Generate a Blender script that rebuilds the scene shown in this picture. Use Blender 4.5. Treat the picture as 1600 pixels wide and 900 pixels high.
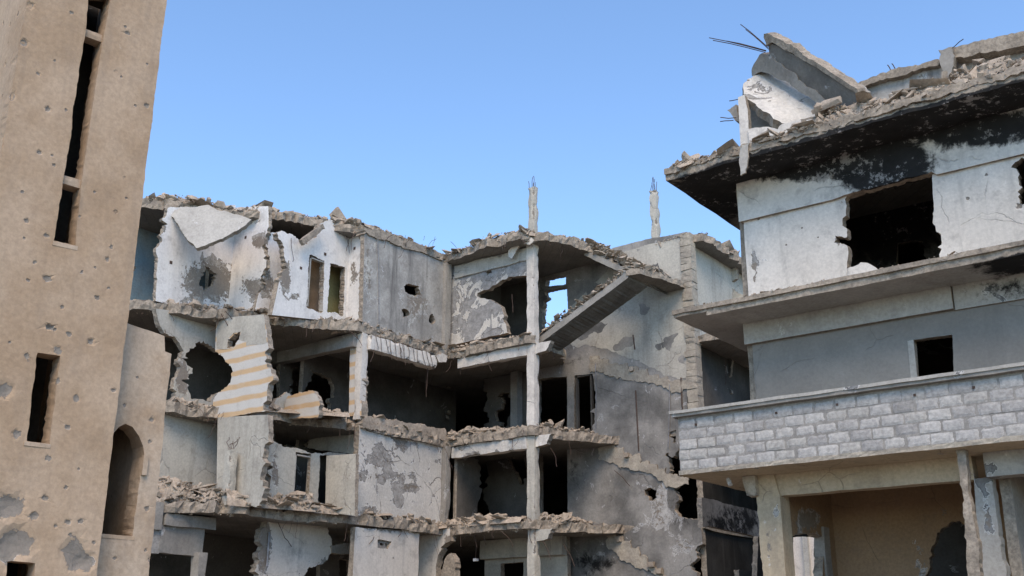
import bpy, bmesh, math, random
import numpy as np
from mathutils import Vector, Matrix, noise
from mathutils.geometry import delaunay_2d_cdt

for o in list(bpy.data.objects): bpy.data.objects.remove(o)
scn = bpy.context.scene
col = scn.collection
rnd = random.Random(7)

# ------------------------------------------------------------------ camera, sky, sun, exposure
F = 1676.0; YAW, PITCH, ROLL = math.radians(-37.1), math.radians(18.53), math.radians(0.15)
CAM = np.array([0.0, 0.0, 1.6])
fwd = np.array([math.sin(YAW)*math.cos(PITCH), math.cos(YAW)*math.cos(PITCH), math.sin(PITCH)])
_r = np.array([math.cos(YAW), -math.sin(YAW), 0.0]); _u = np.cross(_r, fwd)
RIGHT = _r*math.cos(ROLL)+_u*math.sin(ROLL); UP = _u*math.cos(ROLL)-_r*math.sin(ROLL)
cd = bpy.data.cameras.new('camera'); cam = bpy.data.objects.new('camera', cd); col.objects.link(cam)
cd.sensor_width = 36; cd.lens = 36*F/1600; cd.clip_end = 3000; cd.clip_start = 0.1
M = Matrix(((RIGHT[0], UP[0], -fwd[0], CAM[0]), (RIGHT[1], UP[1], -fwd[1], CAM[1]), (RIGHT[2], UP[2], -fwd[2], CAM[2]), (0, 0, 0, 1)))
cam.matrix_world = M
scn.camera = cam

SUN_EL, SUN_AZ = math.radians(50), math.radians(144)      # azimuth clockwise from +Y (behind the camera)
w = bpy.data.worlds.new('World'); scn.world = w; w.use_nodes = True
nt = w.node_tree; bg = nt.nodes['Background']
sky = nt.nodes.new('ShaderNodeTexSky'); sky.sky_type = 'NISHITA'; sky.sun_disc = False
sky.sun_elevation = SUN_EL; sky.sun_rotation = SUN_AZ; sky.altitude = 600; sky.air_density = 1.0; sky.dust_density = 0.3; sky.ozone_density = 2.4
hz = nt.nodes.new('ShaderNodeMix'); hz.data_type = 'RGBA'; hz.blend_type = 'MULTIPLY'; hz.inputs[0].default_value = 1.; hz.inputs[7].default_value = (.94, 1.02, 1.06, 1)
nt.links.new(sky.outputs[0], hz.inputs[6]); nt.links.new(hz.outputs[2], bg.inputs['Color']); bg.inputs['Strength'].default_value = 0.15
sd = bpy.data.lights.new('sun', 'SUN'); sd.energy = 1.65; sd.angle = math.radians(34); sd.color = (1.0, 0.78, 0.55)
so = bpy.data.objects.new('sun', sd); col.objects.link(so)
sv = Vector((math.sin(SUN_AZ)*math.cos(SUN_EL), math.cos(SUN_AZ)*math.cos(SUN_EL), math.sin(SUN_EL)))
so.rotation_euler = sv.to_track_quat('Z', 'Y').to_euler(); so.location = (0, 0, 60)
vs = scn.view_settings; vs.view_transform = 'Standard'; vs.look = 'None'; vs.gamma = 1; vs.exposure = 0.95
vs.use_curve_mapping = False

# ------------------------------------------------------------------ planes and pixels
def ray(x, y): return fwd + RIGHT*(x-800)/F - UP*(y-450)/F
def atZ(x, y, z): d = ray(x, y); return CAM + d*(z-CAM[2])/d[2]
def atX(x, y, X): d = ray(x, y); return CAM + d*(X-CAM[0])/d[0]
def atY(x, y, Y): d = ray(x, y); return CAM + d*(Y-CAM[1])/d[1]
class Plane:
    """a wall plane: origin o, axes a and b, outward normal n"""
    def __init__(s, o, a, b, n):
        s.o = np.array(o, float); s.a = np.array(a, float); s.b = np.array(b, float); s.n = np.array(n, float)
    def hit(s, x, y):
        d = ray(x, y); t = ((s.o-CAM)@s.n)/(d@s.n); return CAM + d*t
    def st(s, p):
        if p[0] == 'm': return (float(p[1]), float(p[2]))
        q = s.hit(p[0], p[1])-s.o; return (float(q@s.a), float(q@s.b))
    def w(s, u, v, k=0.0): return s.o+s.a*u+s.b*v+s.n*k
def PX(X): return Plane((X, 0, 0), (0, 1, 0), (0, 0, 1), (1, 0, 0))
def PY(Y): return Plane((0, Y, 0), (1, 0, 0), (0, 0, 1), (0, -1, 0))
def PZ(z): return Plane((0, 0, z), (1, 0, 0), (0, 1, 0), (0, 0, -1))
def P3(p0, p1, p2):
    p0, p1, p2 = map(lambda q: np.array(q, float), (p0, p1, p2))
    a = p1-p0; a /= np.linalg.norm(a); n = np.cross(a, p2-p0); n /= np.linalg.norm(n); b = np.cross(n, a)
    if n@(CAM-p0) < 0: n = -n
    return Plane(p0, a, b, n)

# ------------------------------------------------------------------ materials
class NB:
    def __init__(s, name):
        s.m = bpy.data.materials.new(name); s.m.use_nodes = True; s.t = s.m.node_tree; s.N = s.t.nodes; s.L = s.t.links
        s.b = s.N['Principled BSDF']; s.b.inputs['Roughness'].default_value = .92
        if 'Specular IOR Level' in s.b.inputs: s.b.inputs['Specular IOR Level'].default_value = .15
        g = s.N.new('ShaderNodeNewGeometry'); s.pos = g.outputs['Position']; s.h = []
    def put(s, sock, v):
        if isinstance(v, bpy.types.NodeSocket): s.L.new(v, sock)
        elif isinstance(v, (tuple, list)) and len(v) == 3 and sock.type == 'RGBA': sock.default_value = (*v, 1)
        else: sock.default_value = v
    def scale(s, v):
        n = s.N.new('ShaderNodeVectorMath'); n.operation = 'MULTIPLY'; s.L.new(s.pos, n.inputs[0]); n.inputs[1].default_value = v; return n.outputs[0]
    def noise(s, sc, det=5, rough=.6, vec=None, dist=0):
        n = s.N.new('ShaderNodeTexNoise'); s.L.new(vec or s.pos, n.inputs['Vector']); n.inputs['Scale'].default_value = sc
        n.inputs['Detail'].default_value = det; n.inputs['Roughness'].default_value = rough; n.inputs['Distortion'].default_value = dist
        return n.outputs['Fac']
    def vor(s, sc, feat='F1', vec=None):
        n = s.N.new('ShaderNodeTexVoronoi'); n.feature = feat; s.L.new(vec or s.pos, n.inputs['Vector']); n.inputs['Scale'].default_value = sc
        return n
    def math(s, op, a, b=None, c=None, clamp=False):
        n = s.N.new('ShaderNodeMath'); n.operation = op; n.use_clamp = clamp; s.put(n.inputs[0], a)
        if b is not None: s.put(n.inputs[1], b)
        if c is not None: s.put(n.inputs[2], c)
        return n.outputs[0]
    def ss(s, v, lo, hi, o0=0., o1=1.):
        n = s.N.new('ShaderNodeMapRange'); n.interpolation_type = 'SMOOTHSTEP'; s.put(n.inputs['Value'], v)
        n.inputs['From Min'].default_value = lo; n.inputs['From Max'].default_value = hi
        n.inputs['To Min'].default_value = o0; n.inputs['To Max'].default_value = o1; return n.outputs[0]
    def mix(s, f, a, b, bt='MIX'):
        n = s.N.new('ShaderNodeMix'); n.data_type = 'RGBA'; n.blend_type = bt; s.put(n.inputs[0], f); s.put(n.inputs[6], a); s.put(n.inputs[7], b); return n.outputs[2]
    def attr(s, nm):
        n = s.N.new('ShaderNodeAttribute'); n.attribute_name = nm; return n.outputs['Fac']
    def done(s, c, h=None, strength=.5, dist=.02):
        s.put(s.b.inputs['Base Color'], c)
        if h is not None:
            b = s.N.new('ShaderNodeBump'); b.inputs['Strength'].default_value = strength; b.inputs['Distance'].default_value = dist
            s.L.new(h, b.inputs['Height']); s.L.new(b.outputs[0], s.b.inputs['Normal'])
        return s.m

def surf(name, c1, c2, big=.7, streak=.35, peel=None, pk=.62, psc=1.4, pits=0., crack=.0, boards=0., bump=.5, fine=.22, grime=.35, tint=(1., .955, .88)):
    """weathered plaster or concrete: two tones, rain streaks, dirt, peeled patches, pits, cracks"""
    c1 = tuple(x*t for x, t in zip(c1, tint)); c2 = tuple(x*t for x, t in zip(c2, tint))
    b = NB(name)
    n1 = b.noise(big, 6, .62)
    c = b.mix(b.ss(n1, .36, .64), c1, c2)
    fn = b.noise(14, 5, .7)
    c = b.mix(1., c, b.mix(b.ss(fn, .25, .75), (1-fine,)*3, (1+fine*.25,)*3), 'MULTIPLY')
    if grime:
        g = b.ss(b.noise(2.1, 8, .72), .5, .72)
        c = b.mix(b.math('MULTIPLY', g, grime), c, (.16, .14, .125))
    if streak:
        st = b.ss(b.noise(1., 5, .65, b.scale((2.6, 2.6, .22))), .5, .72)
        c = b.mix(b.math('MULTIPLY', st, streak), c, (.13, .12, .11))
    h = b.math('MULTIPLY', fn, .35)
    sp = b.attr('spall')
    if peel:
        pn = b.math('ADD', b.noise(psc, 8, .62, dist=.6), b.math('MULTIPLY', sp, .34))
        pm = b.ss(pn, pk, pk+.012)
        rim = b.math('MULTIPLY', b.ss(pn, pk-.02, pk), b.math('SUBTRACT', 1., pm))
        pc = b.mix(b.ss(b.noise(5, 6, .7), .35, .65), peel, tuple(x*.62 for x in peel))
        lip_shadow = b.math('MULTIPLY', pm, b.math('SUBTRACT', 1., b.ss(pn, pk+.012, pk+.035)))  # painted shadow line just inside the peeled edge
        pc = b.mix(b.math('MULTIPLY', lip_shadow, .6), pc, (.07, .065, .06))
        c = b.mix(pm, c, pc); c = b.mix(b.math('MULTIPLY', rim, .35), c, (.85, .84, .82), 'SCREEN')
        h = b.math('SUBTRACT', h, b.math('MULTIPLY', pm, .9))
        h = b.math('ADD', h, b.math('MULTIPLY', b.math('MULTIPLY', pm, b.noise(9, 6, .75)), 1.0))
    if boards:
        wv = b.math('FRACT', b.math('MULTIPLY', b.math('ADD', *(lambda s: (s.outputs[0], s.outputs[1]))(sep(b))), 1/boards))
        ln = b.math('SUBTRACT', 1., b.ss(b.math('ABSOLUTE', b.math('SUBTRACT', wv, .5)), .0, .06))
        c = b.mix(b.math('MULTIPLY', ln, .35), c, (.1, .095, .09)); h = b.math('SUBTRACT', h, b.math('MULTIPLY', ln, .5))
    if pits:
        v = b.vor(1.15); gate = b.ss(b.noise(.55, 2, .5), .42, .52)
        pm = b.math('MULTIPLY', b.math('SUBTRACT', 1., b.ss(b.math('ADD', v.outputs['Distance'], b.math('MULTIPLY', fn, .05)), .055, .075)), gate)
        c = b.mix(b.math('MULTIPLY', pm, pits), c, (.06, .055, .05)); h = b.math('SUBTRACT', h, b.math('MULTIPLY', pm, 2.))
    if crack:
        dv = b.N.new('ShaderNodeMix'); dv.data_type = 'VECTOR'; dv.inputs[0].default_value = .22
        nn = b.N.new('ShaderNodeTexNoise'); nn.inputs['Scale'].default_value = 2.2; nn.inputs['Detail'].default_value = 6; b.L.new(b.pos, nn.inputs['Vector'])
        b.L.new(b.pos, dv.inputs[4]); b.L.new(nn.outputs['Color'], dv.inputs[5])
        v = b.vor(.8, 'DISTANCE_TO_EDGE', dv.outputs[1])
        cm = b.math('MULTIPLY', b.math('SUBTRACT', 1., b.ss(v.outputs['Distance'], .002, .0075)), b.ss(b.noise(.9, 2), .46, .56))
        c = b.mix(b.math('MULTIPLY', cm, crack*.75), c, (.08, .072, .065)); h = b.math('SUBTRACT', h, b.math('MULTIPLY', cm, 1.2))
    so_ = b.attr('soot')
    sm = b.ss(b.math('ADD', so_, b.math('MULTIPLY', b.math('SUBTRACT', b.noise(2.6, 10, .74, dist=.4), .5), 1.15)), .36, .6)
    sm = b.math('MULTIPLY', sm, b.ss(so_, .02, .2))
    c = b.mix(sm, c, b.mix(b.ss(b.math('ADD', b.noise(7, 8, .75), b.math('MULTIPLY', b.math('SUBTRACT', b.noise(1.1, 4, .6), .5), .7)), .58, .66), b.mix(b.noise(2.2, 5), (.008, .008, .008), (.04, .038, .036)), (.26, .245, .23)))
    brk = b.noise(5.5, 9, .72, dist=.7)
    sc = b.ss(b.math('ADD', sp, b.math('MULTIPLY', b.math('SUBTRACT', brk, .5), 2.4)), .52, .6)
    sc = b.math('MULTIPLY', sc, b.ss(sp, .05, .2))
    h = b.math('SUBTRACT', h, b.math('MULTIPLY', sc, .6))
    c = b.mix(sc, c, b.mix(fn, (.15, .13, .107), (.33, .287, .24)))
    return b.done(c, h, bump, .025)
def sep(b):
    n = b.N.new('ShaderNodeSeparateXYZ'); b.L.new(b.pos, n.inputs[0]); return n

MT = {}
MT['sand'] = surf('sand_plaster', (.40, .283, .183), (.485, .36, .25), .7, streak=.2, pits=.4, grime=.14, bump=.5, fine=.2, peel=(.36, .325, .28), pk=.735, psc=1.1, tint=(1, 1, 1))
MT['sand_pale'] = surf('pale_sand_plaster', (.41, .297, .2), (.52, .41, .305), .9, streak=.25, pits=.3, grime=.14, bump=.45, tint=(1, 1, 1))
MT['white'] = surf('white_plaster', (.72, .70, .675), (.63, .61, .585), .5, streak=.26, grime=.42, pits=.5, crack=.35, peel=(.42, .40, .37), pk=.70, fine=.16)
MT['tile'] = surf('white_wall_tiles', (.80, .80, .81), (.72, .72, .735), .5, streak=.2, grime=.38, pits=.3, peel=(.46, .43, .38), pk=.67, fine=.14)
MT['offwhite'] = surf('offwhite_plaster', (.53, .52, .48), (.44, .43, .40), .5, streak=.3, grime=.35, pits=.5, crack=.4, peel=(.36, .34, .31), pk=.72)
MT['peeled'] = surf('peeling_plaster', (.62, .60, .57), (.52, .51, .49), .6, streak=.25, grime=.4, pits=.4, crack=.5, peel=(.36, .345, .325), pk=.47, psc=1.7, bump=.9)
MT['patchy'] = surf('cracked_white_plaster', (.66, .65, .635), (.58, .57, .55), .6, streak=.22, grime=.3, pits=.5, crack=.8, peel=(.4, .375, .34), pk=.60, psc=1.5, bump=.8)
MT['concrete'] = surf('grey_concrete', (.36, .35, .335), (.27, .262, .25), .7, streak=.4, grime=.4, pits=.3, peel=(.5, .48, .45), pk=.70)
MT['board'] = surf('streaked_concrete', (.45, .445, .435), (.31, .305, .30), 1.1, streak=.8, grime=.55, pits=.4, peel=(.56, .53, .47), pk=.66)
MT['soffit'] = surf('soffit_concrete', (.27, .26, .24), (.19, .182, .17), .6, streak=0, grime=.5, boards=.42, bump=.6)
MT['greywall'] = surf('dark_grey_render', (.14, .14, .14), (.36, .355, .35), .5, streak=.25, grime=.25, crack=.3, peel=(.5, .48, .45), pk=.635, psc=1.5)
MT['render'] = surf('grey_render', (.235, .228, .218), (.285, .278, .265), .5, streak=.16, grime=.22, crack=.2, fine=.12)
MT['band'] = surf('stained_render_band', (.47, .465, .45), (.39, .385, .37), .8, streak=.18, grime=.3, peel=(.3, .295, .285), pk=.66)
MT['tan'] = surf('tan_plaster', (.36, .255, .165), (.30, .21, .135), .5, streak=.2, grime=.25, peel=(.5, .47, .43), pk=.70, crack=.4)
MT['cream'] = surf('cream_plaster', (.56, .475, .36), (.47, .395, .295), .5, streak=.25, grime=.25, crack=.5, peel=(.42, .39, .35), pk=.68)
MT['room_shade'] = surf('room_shade_plaster', (.05, .048, .046), (.028, .027, .026), .8, streak=.2, grime=0)  # near-black walls carry the rooms' shade in their colour
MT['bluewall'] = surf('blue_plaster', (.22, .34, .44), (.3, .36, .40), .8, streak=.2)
MT['inside'] = surf('room_plaster', (.15, .143, .135), (.085, .082, .078), .5, streak=.35, grime=.4, peel=(.27, .25, .23), pk=.66)  # interior plaster darkened, the rooms' shade partly put into the colour
MT['yellow'] = surf('ochre_wall', (.42, .37, .18), (.36, .30, .14), .8, streak=.2, grime=.35)
MT['darkconcrete'] = surf('dark_concrete', (.2, .195, .185), (.12, .117, .112), 1., streak=.4, grime=.5, peel=(.34, .325, .3), pk=.66)  # darker concrete for the beam web and the flights' edge faces
MT['wood'] = surf('brown_door_panel', (.27, .19, .125), (.2, .14, .09), 1.4, streak=.5, grime=.3)
MT['broken'] = surf('broken_concrete', (.43, .38, .325), (.29, .257, .22), 3.2, streak=0, grime=.55, fine=.45, bump=1.)
MT['rubble'] = surf('dusty_rubble', (.50, .435, .37), (.35, .305, .26), 1.8, streak=0, grime=.35, fine=.35, bump=.8)
MT['tilechip'] = surf('dusty_floor_tile', (.46, .405, .345), (.34, .30, .255), 2.5, streak=0, grime=.3, fine=.2)
MT['block'] = surf('pale_block', (.56, .56, .57), (.47, .47, .485), 1.6, streak=.12, grime=.25, fine=.3, bump=.8)
MT['mortar'] = surf('grey_mortar', (.36, .354, .348), (.28, .275, .27), 2., streak=.3, fine=.3, bump=.9)
MT['floor'] = surf('dark_dirty_floor', (.2, .18, .16), (.13, .12, .11), 1.2, streak=0, fine=.3)  # dirty floor, toned darker so it bounces less light into rooms
MT['brick'] = surf('pier_block', (.46, .425, .37), (.36, .33, .29), 2., streak=.2, fine=.3, bump=.9)
MT['ground'] = surf('dusty_ground', (.27, .24, .205), (.2, .18, .16), .2, streak=0, fine=.4)
def stripes():
    b = NB('striped_plaster')
    z = sep(b).outputs[2]
    wob = b.math('MULTIPLY', b.math('SUBTRACT', b.noise(1.2, 3), .5), .12)
    f = b.math('FRACT', b.math('MULTIPLY', b.math('ADD', z, wob), 1/.43))
    m = b.math('SUBTRACT', 1., b.ss(b.math('ABSOLUTE', b.math('SUBTRACT', f, .5)), .12, .26))
    n = b.noise(2.5, 7, .7)
    c = b.mix(b.math('MULTIPLY', m, b.ss(n, .2, .5, .55, .95)), b.mix(n, (.60, .57, .52), (.50, .475, .43)), (.55, .375, .21))
    c = b.mix(b.math('MULTIPLY', b.ss(n, .55, .75), .4), c, (.3, .27, .24))
    fn = b.noise(16, 4)
    return b.done(c, fn, .4, .02)
MT['stripe'] = stripes()
def simple(nm, c, rough=.7, metal=0):
    b = NB(nm); b.b.inputs['Roughness'].default_value = rough; b.b.inputs['Metallic'].default_value = metal
    n = b.noise(8, 5); return b.done(b.mix(b.ss(n, .3, .7), c, tuple(x*.6 for x in c)), n, .3, .01)
MT['rebar'] = simple('rusty_rebar', (.11, .075, .06), .8)
MT['pipe'] = simple('grey_pipe', (.3, .3, .31), .5)
MT['plastic'] = simple('white_plastic', (.7, .7, .7), .5)

# ------------------------------------------------------------------ objects
def link(o, parent=None):
    col.objects.link(o)
    if parent is not None:
        o.parent = parent; o.matrix_parent_inverse = parent_inv(parent)
    return o
def parent_inv(p):
    t = Vector(p.location)
    q = p.parent
    return Matrix.Translation(-t) if p.type == 'EMPTY' else Matrix.Identity(4)
def tag(o, label, cat, group=None, kind=None):
    o['label'] = label
    if cat: o['category'] = cat
    if group: o['group'] = group
    if kind: o['kind'] = kind
    return o
def empty(name, loc, label, cat, group=None):
    o = bpy.data.objects.new(name, None); o.location = loc; o.empty_display_size = .3; col.objects.link(o)
    return tag(o, label, cat, group)
def mesh(name, V, Fc, mats, mi=None, parent=None, smooth=False, attrs=None):
    me = bpy.data.meshes.new(name); me.from_pydata([tuple(map(float, v)) for v in V], [], Fc)
    for m in (mats if isinstance(mats, (list, tuple)) else [mats]): me.materials.append(m if not isinstance(m, str) else MT[m])
    if mi is not None: me.polygons.foreach_set('material_index', np.array(mi, np.int32))
    if smooth: me.polygons.foreach_set('use_smooth', np.ones(len(me.polygons), bool))
    for k, v in (attrs or {}).items():
        a = me.attributes.new(k, 'FLOAT', 'POINT'); a.data.foreach_set('value', np.array(v, np.float32))
    me.update()
    return link(bpy.data.objects.new(name, me), parent)

def inside(P, poly):
    """vectorised even-odd test"""
    x, y = P[:, 0], P[:, 1]; r = np.zeros(len(P), bool); q = np.array(poly); j = len(q)-1
    for i in range(len(q)):
        xi, yi = q[i]; xj, yj = q[j]
        if yi != yj:
            c = ((yi > y) != (yj > y)) & (x < (xj-xi)*(y-yi)/(yj-yi)+xi); r ^= c
        j = i
    return r
def fr(x, y, z=0., o=3):
    return noise.fractal(Vector((x, y, z)), .9, 2.1, o)
def rough_loop(pl, pts, rag, step, seed, course=True):
    P = [pl.st(p) for p in pts]; K = [(p[2] if (p[0] != 'm' and len(p) > 2) else (p[3] if (p[0] == 'm' and len(p) > 3) else 1.)) for p in pts]
    out = []
    n = len(P)
    for i in range(n):
        a = np.array(P[i]); b = np.array(P[(i+1) % n]); L = np.linalg.norm(b-a); r = rag*K[i]
        if L < 1e-6: continue
        m = max(1, int(L/min(step, .07 if abs(pl.b[2]) > .9 else step))) if r > .004 else max(1, int(L/.8))
        d = (b-a)/L; nn = np.array((-d[1], d[0]))
        for k in range(m):
            t = k/m; q = a+(b-a)*t
            e = 0. if k == 0 else (fr(q[0]*2.2+seed, q[1]*2.2, 1.7, 4)*r*1.5+rnd.uniform(-.45, .45)*r)
            if k: q = q+d*rnd.uniform(-.3, .3)*L/m
            if course and r > .024 and K[i] >= .9 and abs(pl.b[2]) > .9 and k:      # walls break along their block courses
                cz = math.floor(q[1]/.21+.3)
                v = noise.noise(Vector((cz*.53+.2, seed, i*1.7)))*1.9+noise.noise(Vector((cz*3.1, seed+4, i)))*.5
                q = q+np.array((round(v*2.2)/2.2, 0))*min(.2, L*.2)*(1 if abs(d[1]) > .35 else .25)
            out.append(tuple(q+nn*e))
    return out
def wall(name, pl, pts, holes=(), th=.2, mat='white', edge='broken', back=None, rag=.03, step=.09, grid=.3, relief=.012, parent=None,
         craters=(), paint=None, thick_rag=.25, sag=0.):
    """a slab standing in (or lying on) a plane: ragged outline, ragged holes, broken edges, dents; attributes carry soot and spalls"""
    seed = rnd.uniform(0, 50)
    crs = mat not in ('sand', 'sand_pale', 'cream', 'band', 'broken', 'rubble', 'brick') and name not in ('column', 'pillar', 'pier', 'parapet_post', 'roof_post', 'web', 'flange', 'plaster_skin', 'wall_cap', 'stair_flight')
    lo = [rough_loop(pl, pts, rag, step, seed, crs)]
    for h in holes: lo.append(rough_loop(pl, h, rag*1.35, step*.6, seed+9, crs))
    V = [Vector(p) for p in lo[0]]; E = [(i, (i+1) % len(V)) for i in range(len(V))]
    for h in lo[1:]:
        k = len(V); V += [Vector(p) for p in h]; E += [(k+i, k+(i+1) % len(h)) for i in range(len(h))]
    A = np.array(lo[0]); mn, mx = A.min(0), A.max(0)
    g = []
    nx, ny = max(1, int((mx[0]-mn[0])/grid)), max(1, int((mx[1]-mn[1])/grid))
    if nx*ny > 6000: k = math.sqrt(nx*ny/6000.); nx, ny = int(nx/k), int(ny/k)
    for i in range(nx+1):
        for j in range(ny+1):
            g.append((mn[0]+(i+.5+rnd.uniform(-.25, .25))*(mx[0]-mn[0])/nx, mn[1]+(j+.5+rnd.uniform(-.25, .25))*(mx[1]-mn[1])/ny))
    cr = []
    for c in craters:
        s, t = pl.st(c[:2]); q = pl.hit(c[0], c[1]); R = c[2]*np.linalg.norm(q-CAM)/F*(.78 if c[2] < 10 else 1.)
        cr.append((s, t, R, c[3] if len(c) > 3 else .35))
        for ring, k in ((0, 1), (.4, 6), (.75, 9), (1.05, 11), (1.35, 11)):
            for i in range(k):
                an = 6.283*i/k+rnd.uniform(-.3, .3); rr = R*ring*rnd.uniform(.85, 1.15)
                g.append((s+rr*math.cos(an), t+rr*math.sin(an)))
    if g:
        G = np.array(g); ok = inside(G, lo[0])
        for h in lo[1:]: ok &= ~inside(G, h)
        V += [Vector(p) for p in G[ok]]
    res = delaunay_2d_cdt(V, E, [], 0, 1e-5)
    VV = np.array([(v.x, v.y) for v in res[0]]); T = [tuple(f) for f in res[2]]
    Cn = np.array([(VV[f[0]]+VV[f[1]]+VV[f[2]])/3 for f in T]); ok = inside(Cn, lo[0])
    for h in lo[1:]: ok &= ~inside(Cn, h)
    T = [f for f, k in zip(T, ok) if k]
    ec = {}
    for f in T:
        for i in range(3):
            a, b = f[i], f[(i+1) % 3]; k = (min(a, b), max(a, b)); ec[k] = None if k in ec else (a, b)
    bd = [e for e in ec.values() if e]
    onb = set(i for e in bd for i in e)
    n = len(VV); fz = np.zeros(n); sp = np.zeros(n); st = np.zeros(n)
    for i, (s, t) in enumerate(VV):
        d = fr(s*1.3+seed, t*1.3, 0, 3)*relief if relief else 0.
        for cs, ct, R, dp in cr:
            an = math.atan2(t-ct, s-cs); q = math.hypot(s-cs, t-ct)/(R*(1+.55*noise.noise(Vector((math.cos(an)*1.3+cs*9, math.sin(an)*1.3, ct*7))))+1e-6)
            if q < 1.2:
                k = max(0., 1-q*q/1.3); d -= k*R*dp*1.3; sp[i] = max(sp[i], min(1., k*1.25))
        fz[i] = d
    if paint:
        W = np.array([pl.w(s, t) for s, t in VV]); d = W-CAM; zc = d@fwd
        xs = 800+F*(d@RIGHT)/zc; ys = 450-F*(d@UP)/zc
        for kind, x, y, rx, ry, k in paint:
            q = np.hypot((xs-x)/rx, (ys-y)/ry); v = k*np.clip(1.25-q, 0, 1)
            if kind == 'soot': st = np.maximum(st, v)
            else: sp = np.maximum(sp, v)
    sg = [fr(s*.42+seed, t*.42, 7., 2)*sag if sag else 0. for s, t in VV]
    fz = fz+np.array(sg)
    P = [pl.w(s, t, k) for (s, t), k in zip(VV, fz)]
    P += [pl.w(s, t, sg[i]-th*(1+(rnd.uniform(-.5, .5)*thick_rag if i in onb else 0))) for i, (s, t) in enumerate(VV)]
    flip = np.cross(pl.a, pl.b)@pl.n < 0
    Fc = []; mi = []
    for f in T:
        f1 = f if not flip else f[::-1]
        Fc.append(f1); mi.append(0); Fc.append(tuple(n+i for i in f1[::-1])); mi.append(2 if back else 0)
    # a broken edge: one middle ring pushed in and out so that it is not a clean cut
    mid = {}
    for a, b in bd:
        for i in (a, b):
            if i not in mid:
                mid[i] = len(P); q = (P[i]+P[n+i])/2
                P.append(q+np.array([rnd.uniform(-1, 1) for _ in range(3)])*min(.35*rag+.004, .06))
    for a, b in bd:
        for u, v in (((a, b), (mid[a], mid[b])), ((mid[a], mid[b]), (n+a, n+b))):
            q = (u[1], u[0], v[0], v[1]); Fc.append(q if not flip else q[::-1]); mi.append(1)
    ex = len(P)-2*n
    ats = {'spall': list(sp)+list(sp*0)+[0]*ex, 'soot': list(st)+list(st)+[0.]*ex}
    return mesh(name, P, Fc, [mat, edge]+([back] if back else []), mi, parent, attrs=ats)

def rbox(name, lo, hi, mat, parent=None, seg=.22, rough=.012, chip=.0, M4=None, soot=None, spall=0.):
    """a concrete member: a gridded box with worn edges and an uneven skin; M4 places it"""
    lo = np.array(lo, float); hi = np.array(hi, float); sz = hi-lo
    n = [max(1, min(40, int(round(s/seg)))) for s in sz]
    idx = {}; P = []; Fc = []
    def vid(i, j, k):
        key = (i, j, k)
        if key not in idx: idx[key] = len(P); P.append(lo+sz*np.array((i/n[0], j/n[1], k/n[2])))
        return idx[key]
    for ax in range(3):
        u, v = (ax+1) % 3, (ax+2) % 3
        for side in (0, n[ax]):
            for i in range(n[u]):
                for j in range(n[v]):
                    q = []
                    for di, dj in ((0, 0), (1, 0), (1, 1), (0, 1)):
                        c = [0, 0, 0]; c[ax] = side; c[u] = i+di; c[v] = j+dj; q.append(vid(*c))
                    Fc.append(tuple(q) if side else tuple(q[::-1]))
    sd = rnd.uniform(0, 90); c0 = (lo+hi)/2; out = []; sp = []
    for key, i in idx.items():
        p = P[i]; ne = sum(1 for a in range(3) if key[a] in (0, n[a]))
        v = noise.noise_vector(Vector(p*1.9)+Vector((sd, 0, 0))); d = np.array(v)*rough
        e = 0.
        if ne >= 2 and chip:
            e = max(0., noise.noise(Vector(p*2.3)+Vector((sd, 5, 2)))+.15)*chip*rnd.uniform(.5, 1.3)
            dirn = c0-p
            for a in range(3):
                if key[a] not in (0, n[a]): dirn[a] = 0
            L = np.linalg.norm(dirn)
            if L > 0: d = d+dirn/L*e
        out.append(p+d); sp.append(min(1., e*14)+spall)
    if M4 is not None: out = [np.array(M4 @ Vector(p)) for p in out]
    return mesh(name, out, Fc, mat, None, parent, attrs={'spall': sp, 'soot': [soot or 0.]*len(out)})

def tube(name, pts, r, mat, parent=None, sides=5):
    pts = [np.array(p, float) for p in pts]; P = []; Fc = []
    for i, p in enumerate(pts):
        t = pts[min(i+1, len(pts)-1)]-pts[max(i-1, 0)]; t /= np.linalg.norm(t)
        a = np.cross(t, (0, 0, 1) if abs(t[2]) < .9 else (1, 0, 0)); a /= np.linalg.norm(a); b = np.cross(t, a)
        for k in range(sides): an = 6.283*k/sides; P.append(p+(a*math.cos(an)+b*math.sin(an))*r)
    for i in range(len(pts)-1):
        for k in range(sides): Fc.append((i*sides+k, i*sides+(k+1) % sides, (i+1)*sides+(k+1) % sides, (i+1)*sides+k))
    Fc.append(tuple(range(sides))[::-1]); Fc.append(tuple(range((len(pts)-1)*sides, len(pts)*sides)))
    return mesh(name, P, Fc, mat, None, parent)
def wire(p, d, L, sag=.15, k=6, wob=.05):
    p = np.array(p, float); d = np.array(d, float); d /= np.linalg.norm(d); out = []
    ph = rnd.uniform(0, 9)
    for i in range(k+1):
        t = i/k; out.append(p+d*L*t+np.array((fr(ph+t*1.5, 1), fr(ph+t*1.5, 5), fr(ph+t*1.5, 9)))*wob*t*L-np.array((0, 0, sag*L*t*t)))
    return out
def rebar(parent, p, d, L, r=.011, sag=.15, wob=.08): return tube('rebar', wire(p, d, L, sag, 6, wob), r, 'rebar', parent, 4)

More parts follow.
